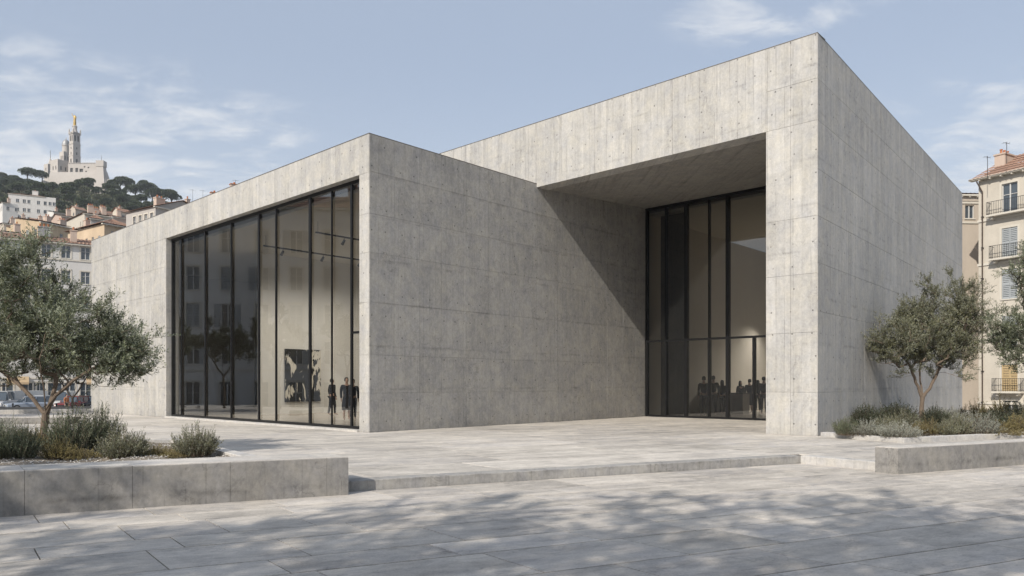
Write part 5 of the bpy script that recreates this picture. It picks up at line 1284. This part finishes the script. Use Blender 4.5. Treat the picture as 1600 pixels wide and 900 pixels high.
for (lb, kind, pc_, u, Yq, rz) in (
    ('silver van with dark windows at the left edge of the street', 'van', (.42, .43, .44), 8, 76, 1.75),
    ('white van behind the silver car left of the olive trunk', 'van', (.62, .62, .60), 33, 80, 1.2),
    ('silver-blue car parked at an angle left of the olive trunk', 'car', (.30, .34, .40), 47, 74, .75),
    ('pale car half hidden by the left olive trunk', 'car', (.50, .52, .54), 66, 79, 1.3),
    ('white van right of the left olive trunk', 'van', (.60, .60, .57), 96, 77, 1.9),
    ('dark red car beside the street tree', 'car', (.16, .03, .03), 117, 75, 1.5),
    ('black car nearest the museum wall', 'car', (.02, .02, .022), 138, 77, 1.6),
    ('dark car behind the silver van at the left edge', 'car', (.03, .035, .04), -22, 78, 1.6)):
    make_car(lb, kind, pc_, (up(u, Yq), Yq, STREET), rz)
# passer-by by the cars, and small bollards
person('passer-by in a red top walking between the parked cars', (up(104, 70), 70, STREET), 1.2, 1.72, top='tile_pot', bottom='brown_cloth', step=.15, group='passers-by')
bol = None
for i, (u, lb) in enumerate(((88, 'dark bollard in front of the white van'), (128, 'dark bollard near the museum wall'), (60, 'dark bollard behind the olive trunk'), (20, 'dark bollard in front of the silver van'))):
    p = (up(u, 66), 66, STREET)
    if bol is None:
        bol = thing('bollard', lb, 'bollard', p, 0, 'bollards along the street'); mb = MB(); mb.lathe((0, 0, 0), [(.09, 0), (.07, .1), (.06, .85)], 10); mb.build('post', 'iron', bol); mb = MB(); mb.lathe((0, 0, .85), [(.06, 0), (.085, .03), (.08, .09), (.03, .13)], 10); mb.build('cap', 'iron', bol)
    else: dup(bol, p, label=lb)

# ---------------------------------------------------------------- hill, wood, basilica
def hill_h(x, y):
    t_ = min(1, max(0, (y - 105) / 325)); f = (t_ * t_ * (3 - 2 * t_)) * .45 + t_ * .55
    ux = x / max(y, 1) * 430             # the ridge line runs with the view out over the town
    prof = 116.5
    if ux > -250: prof = 116.5 - 13.5 * (ux + 250) / 50 if ux < -200 else 103 * math.exp(-((ux + 200) / 75) ** 2)
    if ux < -300: prof = 116.5 - (-300 - ux) * .12
    prof = max(prof, 0)
    f2 = 1 if y < 450 else max(0, 1 - (y - 450) / 500)
    if y < 105: return -3.0
    return -3.0 + prof * f * f2 + 2.0 * math.sin(x * .05) * math.sin(y * .043) * t_
xs = np.arange(-900, 140, 9.0); ys = np.arange(96, 950, 8.0)
vs = [(x, y, hill_h(x, y)) for x in xs for y in ys]; ny = len(ys)
fs = [(i * ny + j, (i + 1) * ny + j, (i + 1) * ny + j + 1, i * ny + j + 1) for i in range(len(xs) - 1) for j in range(ny - 1)]
me = bpy.data.meshes.new('hill'); me.from_pydata(vs, [], fs); me.materials.append(M['terrain_earth']); me.polygons.foreach_set('use_smooth', [True] * len(fs)); tag(obj('hill', me), kind='structure')

def clump_tree(name, blobs, nq, size, trunk_h, mat, tr=.25):
    root = thing(name, 'x', 'pine tree'); pos = []; dr = []
    for c, r in blobs:
        n_ = int(nq * r[0] * r[1] / 6); d = rand_dirs(n_); d[:, 2] = np.abs(d[:, 2]) * 1.0 - .35 * (nrg.random(n_) < .35)
        k = nrg.uniform(.55, 1, n_)[:, None] ** .4; pos.append(np.array(c) + d * np.array(r) * k); dr.append(d + rand_dirs(n_) * .9)
    obj('crown', leaves_mesh('crown', np.concatenate(pos), np.concatenate(dr), size, size * .55, mat), root)
    mb = MB(); mb.tube((0, 0, -2), (0, 0, trunk_h), tr, tr * .7, 7, False)
    for c, r in blobs: mb.tube((0, 0, trunk_h * .8), (c[0] * .8, c[1] * .8, c[2]), tr * .5, tr * .15, 5, False)
    mb.build('trunk', 'bark_dark', root); return root
protos = []
for k in range(5):
    if k < 3:   # umbrella pines
        bl = [((nrg.uniform(-1.8, 1.8), nrg.uniform(-1.8, 1.8), 6.0 + nrg.uniform(-.7, .9)), (nrg.uniform(1.6, 2.4), nrg.uniform(1.6, 2.4), nrg.uniform(.9, 1.4))) for _ in range(6)]
        protos.append(('pine_tree', clump_tree('pine_tree', bl, 900, .42, 5.5, 'pine_leaf')))
    else:
        bl = [((nrg.uniform(-1.2, 1.2), nrg.uniform(-1.2, 1.2), 2.4 + nrg.uniform(-.9, 1.2)), (nrg.uniform(1.3, 2.1), nrg.uniform(1.3, 2.1), nrg.uniform(1.2, 1.8))) for _ in range(5)]
        protos.append(('oak_tree', clump_tree('oak_tree', bl, 800, .40, 2.2, 'scrub_leaf')))
for i, (n_, o_) in enumerate(protos):
    o_['category'] = 'pine tree' if n_ == 'pine_tree' else 'oak tree'
used_p = set()
def hill_tree(k, x, y, s_, label, group):
    nm, src = protos[k]; z = hill_h(x, y) - .3
    if k not in used_p: used_p.add(k); o = src; o.location = (x, y, z); o['label'] = label; o.scale = (s_,) * 3; o.rotation_euler = (0, 0, rnd.uniform(0, 6))
    else: o = dup(src, (x, y, z), rnd.uniform(0, 6), s_, label)
    o['group'] = group; return o
# crest pines that stand clear against the sky
for (u, vt, sc_, lb) in ((6, 272, 1.0, 'round crest pine at the far left edge of the hilltop'), (43, 263, 1.15, 'large umbrella pine on the crest left of the basilica'), (66, 268, .85, 'dark pine touching the basilica on its left'), (22, 275, .8, 'small crest pine between the two largest on the left'), (197, 278, 1.0, 'umbrella pine standing alone on the skyline right of the basilica'),
                        (228, 286, .95, 'second umbrella pine on the skyline right of the basilica'), (251, 294, .85, 'flat-topped pine low on the right of the hill skyline'), (268, 300, .8, 'last pine of the skyline above the gabled house'), (175, 283, .55, 'small conical tree at the foot of the basilica rampart'), (212, 291, .7, 'small dark tree between the two lone umbrella pines'), (238, 297, .7, 'small dark tree in the dip before the flat-topped pine')):
    Yt = 415; x = up(u, Yt); zt = zv(vt, Yt); h0 = hill_h(x, Yt); s_ = max(.8, (zt - h0) / 7.6)
    o = hill_tree(rnd.choice([0, 1, 2]), x, Yt, min(s_, 1.7), lb, 'pines on the hill crest')
    o.location.z = zt - 7.4 * o.scale[0]
cnt = 0; tries = 0; placed = []
while cnt < 270 and tries < 9000:
    tries += 1
    Yt = rnd.uniform(215, 408); u = rnd.uniform(-25, 345); x = up(u, Yt); z = hill_h(x, Yt); v = V0 - F * (z + 4 - EYE) / Yt
    if v > 345 or (Yt < 250 and u < 75) or (Yt > 385 and 62 < u < 182): continue
    s_ = rnd.uniform(.75, 1.2) * (.75 if Yt > 370 else 1)
    if any((x - a) ** 2 + (Yt - b) ** 2 < (3.9 * s_) ** 2 for a, b in placed): continue
    placed.append((x, Yt)); k = rnd.choices([0, 1, 2, 3, 4], [2, 2, 2, 3, 3])[0]
    hill_tree(k, x, Yt, s_, 'dark umbrella pine in the wood covering the hill slope' if k < 3 else 'round green oak in the wood covering the hill slope', 'pines of the hillside wood' if k < 3 else 'oaks of the hillside wood'); cnt += 1
# low scrub between them: one mass
pos = []
for _ in range(26000):
    Yt = rnd.uniform(200, 425); u = rnd.uniform(-40, 360); x = up(u, Yt); pos.append((x, Yt, hill_h(x, Yt) + rnd.uniform(0, 1.3)))
pos = np.array(pos); dd = rand_dirs(len(pos)); dd[:, 2] = np.abs(dd[:, 2]) + .3
tag(obj('scrub', leaves_mesh('scrub', pos, dd, 1.3, .7, 'scrub_leaf')), 'low green scrub covering the ground between the hill trees', 'scrub', kind='stuff')

# basilica on the summit
YB = 425; SB = YB / F
def bu(x): return ((60 + x / 7.5) - 118) * SB        # crop pixel -> metres from the basilica axis
def bz(y): return zv(170 + y / 7.5, YB)
bas = thing('hilltop_basilica', 'pale stone basilica with a tall bell tower on its fortified base on the hilltop', 'basilica', (up(118, YB) - 3.85, YB, 1.8))
def bbox(name, x0, x1, y0, y1, z0, z1, mat='church_stone', parent=None, build=True, rot=None):
    mb = MB(); mb.box(x0, x1, y0, y1, z0, z1); return mb.build(name, mat, parent or bas)
zf = bz(860) - 12
def bf(x): return bu(x) + 3.3
# rampart with battered bastion
mb = MB()
def taper(mb, x0, x1, y0, y1, za, zb_, sp):
    a = [(x0 - sp, y0 - sp, za), (x1 + sp, y0 - sp, za), (x1 + sp, y1 + sp, za), (x0 - sp, y1 + sp, za)]; c = [(x0, y0, zb_), (x1, y0, zb_), (x1, y1, zb_), (x0, y1, zb_)]
    for i in range(4): j = (i + 1) % 4; mb.face([a[i], a[j], c[j], c[i]])
    mb.face(c)
taper(mb, bf(150), bf(700), 0, 4, zf, bz(778), 3.0); rp = mb.build('rampart', 'church_stone', bas)
mb = MB(); wall_holes(mb, (bf(345), 1.2, 0), (1, 0, 0), (0, -1, 0), bf(695) - bf(345), bz(790), bz(672), [(bf(368) - bf(345), bz(778), 1.6, 2.7), (bf(430) - bf(345), bz(778), 1.6, 2.7), (bf(478) - bf(345), bz(780), 2.1, 2.4), (bf(530) - bf(345), bz(718), .8, .8), (bf(575) - bf(345), bz(725), .8, .8), (bf(548) - bf(345), bz(780), .8, 1.2)], .7)
mb.box(bf(345), bf(695), 1.95, 5, bz(790), bz(673)); mb.build('terrace_wall', 'church_stone', bas)
mb = MB(); mb.box(bf(345), bf(695), 1.7, 1.94, bz(785), bz(690)); mb.build('arcade_shade', 'church_dark', bas)
mb = MB()
for i in range(17): x = bf(350) + i * (bf(690) - bf(350)) / 17; mb.box(x, x + .55, 1.0, 1.6, bz(671), bz(660))
mb.build('parapet', 'church_stone', bas)
mb = MB(); taper(mb, bf(700), bf(775), -.5, 2.5, bz(850) - 8, bz(715), 2.2); mb.box(bf(692), bf(782), -.8, 2.8, bz(715), bz(645)); mb.build('bastion', 'church_stone', bas)
mb = MB(); taper(mb, bf(690), bf(785), .6, 3, bz(860) - 10, bz(760), 3.4); mb.build('bastion_foot', 'church_stone', bas)
mb = MB(); mb.tube((bf(733), 1.5, bz(645)), (bf(733), 1.5, bz(570)), .14, .05, 5); mb.build('flagpole', 'church_dark', bas)
# turned blocks: a box rotated so its left face is lit
def turned(name, cx, w_, z0, z1, deg=38, mat='church_stone', cy=6, parent=None, dpt=None, holes=None):
    cx = cx - (cy - 6.5) * .593
    a = Vector((math.cos(R(deg)), math.sin(R(deg)), 0)); b_ = Vector((-math.sin(R(deg)), math.cos(R(deg)), 0)); dpt = dpt or w_
    c = Vector((cx, cy, 0)); o_ = c - a * w_ / 2 - b_ * dpt / 2
    mb = MB(); hs = holes or []
    wall_holes(mb, o_, a, -b_, w_, z0, z1, hs, .35); wall_holes(mb, o_, b_, -a, dpt, z0, z1, hs, .35)
    wall_holes(mb, o_ + a * w_, b_, a, dpt, z0, z1, [], .3); wall_holes(mb, o_ + b_ * dpt, a, b_, w_, z0, z1, [], .3)
    p = [o_, o_ + a * w_, o_ + a * w_ + b_ * dpt, o_ + b_ * dpt]; mb.face([(q_.x, q_.y, z1) for q_ in p])
    if hs:
        i_ = .45; o2 = o_ + a * i_ + b_ * i_; w2 = w_ - 2 * i_; d2_ = dpt - 2 * i_
        k = MB(); k.frame((o2.x, o2.y), (a.x, a.y), (b_.x, b_.y), (0, w2), (0, d2_), (z0 + .2, z1 - .2)); po = mb.build(name, mat, parent or bas); k.build('opening_shade', 'church_dark', po); return po
    return mb.build(name, mat, parent or bas)
turned('nave', bu(248), 6.6, zf, bz(620), 62, cy=5, dpt=7.4, holes=[(1.5, bz(740), .8, 2.2), (4.2, bz(740), .8, 2.2)])
turned('nave_upper', bu(304), 3.5, bz(650), bz(490), 62, cy=9, dpt=4.2, holes=[(.5, bz(590), .7, 2.4), (2.2, bz(590), .7, 2.4)])
mb = MB(); xd = bu(322) - 3 * .593; c = (xd, 9.5, bz(490)); mb.lathe(c, [(2.05, -1), (2.05, bz(418) - bz(490)), (2.3, bz(416) - bz(490)), (2.3, bz(408) - bz(490))], 16); dr_ = mb.build('drum', 'church_stone', bas, smooth=False)
mb = MB(); h = bz(332) - bz(408); mb.lathe((xd, 9.5, bz(408)), [(2.15 * math.cos(q_ * math.pi / 2 / 7), h * math.sin(q_ * math.pi / 2 / 7)) for q_ in range(7)] + [(.12, h)], 18); mb.build('dome', 'zinc', bas, smooth=True)
mb = MB(); mb.tube((xd, 9.5, bz(332)), (xd, 9.5, bz(308)), .1, .05, 5); mb.tube((xd - .3, 9.5, bz(316)), (xd + .3, 9.5, bz(316)), .05, n=4); mb.build('cross', 'gold', bas)
# bell tower
tc_ = bu(426); tw = 4.4
def tower_stage(z0, z1, w_, holes): return turned('bell_tower', tc_, w_, z0, z1, 60, cy=6.5, holes=holes)
tower_stage(zf, bz(560), tw, [(1.65, bz(640), 1.1, 2.4)])
tower_stage(bz(560), bz(420), tw * .97, [(1.8, bz(545), .7, 1.6), (1.8, bz(478), .7, 1.3)])
tower_stage(bz(420), bz(298), tw * .93, [(.7, bz(382), .95, 3.4), (2.4, bz(382), .95, 3.4)])
for y_, w_ in ((560, 4.65), (420, 4.65), (298, 4.8), (283, 4.5)): turned('tower_cornice', tc_, w_, bz(y_), bz(y_ - 8), 60, cy=6.5)
for i in range(4):
    an = R(60 + 45 + 90 * i); x = tc_ + math.cos(an) * 2.9; y_ = 6.5 + math.sin(an) * 2.9
    mb = MB(); mb.tube((x, y_, bz(290)), (x, y_, bz(250)), .42, .36, 6); mb.tube((x, y_, bz(250)), (x, y_, bz(226)), .42, .05, 6); mb.build('pinnacle', 'church_stone', bas)
mb = MB(); mb.lathe((tc_, 6.5, bz(275)), [(1.9, 0), (1.6, bz(255) - bz(275)), (1.25, bz(250) - bz(275)), (1.15, bz(205) - bz(275)), (1.4, bz(203) - bz(275)), (1.3, bz(192) - bz(275)), (.8, bz(190) - bz(275))], 10); mb.build('lantern', 'church_stone', bas)
# gilded statue
st = tag(obj('gilded_statue', None, None, (up(118, YB) - 3.85 + tc_, YB + 6.5, bz(190) + 1.8)), 'gilded statue of a robed figure raising one arm on top of the bell tower', 'statue')
sh_ = bz(55) - bz(190)
V = [(0, 0, .05), (0, 0, .28), (0, 0, .5), (.0, 0, .7), (0, 0, .84), (0, 0, .90), (-.02, 0, .96), (-.10, 0, .80), (-.19, 0, .95), (-.27, 0, 1.14), (.11, 0, .78), (.13, -.05, .62), (.02, -.10, .60)]
V = [(x * sh_, y * sh_, z * sh_) for x, y, z in V]
me = skin_mesh('figure', V, [(0, 1), (1, 2), (2, 3), (3, 4), (4, 5), (5, 6), (4, 7), (7, 8), (8, 9), (4, 10), (10, 11), (11, 12)], [r * sh_ for r in (.14, .13, .11, .10, .09, .035, .055, .04, .03, .018, .05, .04, .035)], 'gold'); obj('figure', me, st)
mb = MB(); mb.lathe((0, 0, -.1), [(.13 * sh_, 0), (.12 * sh_, .05 * sh_ + .1), (.11 * sh_, .3 * sh_), (.09 * sh_, .5 * sh_)], 12); mb.build('robe', 'gold', st, smooth=True)
# west turret
turned('turret', bu(120), 4.1, zf, bz(622), 62, cy=12, holes=[(1.6, bz(700), .7, 1.6)])
mb = MB(); mb.lathe((bu(132) - 3.26, 12, bz(618)), [(1.25, 0), (1.1, .6), (.55, (bz(560) - bz(618))), (.12, bz(540) - bz(618))], 8); mb.build('spire', 'church_stone', bas)
mb = MB(); mb.tube((bu(132) - 3.26, 12, bz(540)), (bu(132) - 3.26, 12, bz(440)), .16, .07, 5); mb.tube((bu(132) - 3.61, 12, bz(470)), (bu(132) - 2.91, 12, bz(470)), .07, n=4); mb.build('mast', 'church_dark', bas)
# rock shelf under the rampart
mb = MB(); vsr = []
for i in range(26):
    x = bu(60) + i * (bu(860) - bu(60)) / 25; h = bz(835 + 18 * math.sin(i * 1.3)) + rnd.uniform(-.6, .6); mb.tube((x, -2 + rnd.uniform(-1, 1), zf - 6), (x + rnd.uniform(-.8, .8), 1, h), 2.6, 1.3, 7)
tag(mb.build('rock_outcrop', 'rock', None, Vector((-up(118, YB) + .6, -YB, 0))), 'pale rock showing under the basilica rampart', 'rock')

# ---------------------------------------------------------------- air
hm = bpy.data.materials.new('haze'); hm.use_nodes = True; hm.node_tree.nodes.clear(); g = G(hm.node_tree)
vol = g.n('ShaderNodeVolumePrincipled', {'Color': (.86, .92, 1.0), 'Density': .00022, 'Anisotropy': .0})
ho = g.n('ShaderNodeOutputMaterial'); hm.node_tree.links.new(vol.outputs[0], ho.inputs['Volume']); M['haze'] = hm
mb = MB(); mb.box(-3600, 3600, -3100, 4600, -8, 205)
tag(mb.build('haze', 'haze'), 'faint pale haze in the air over the square and the hill', 'haze', kind='stuff')
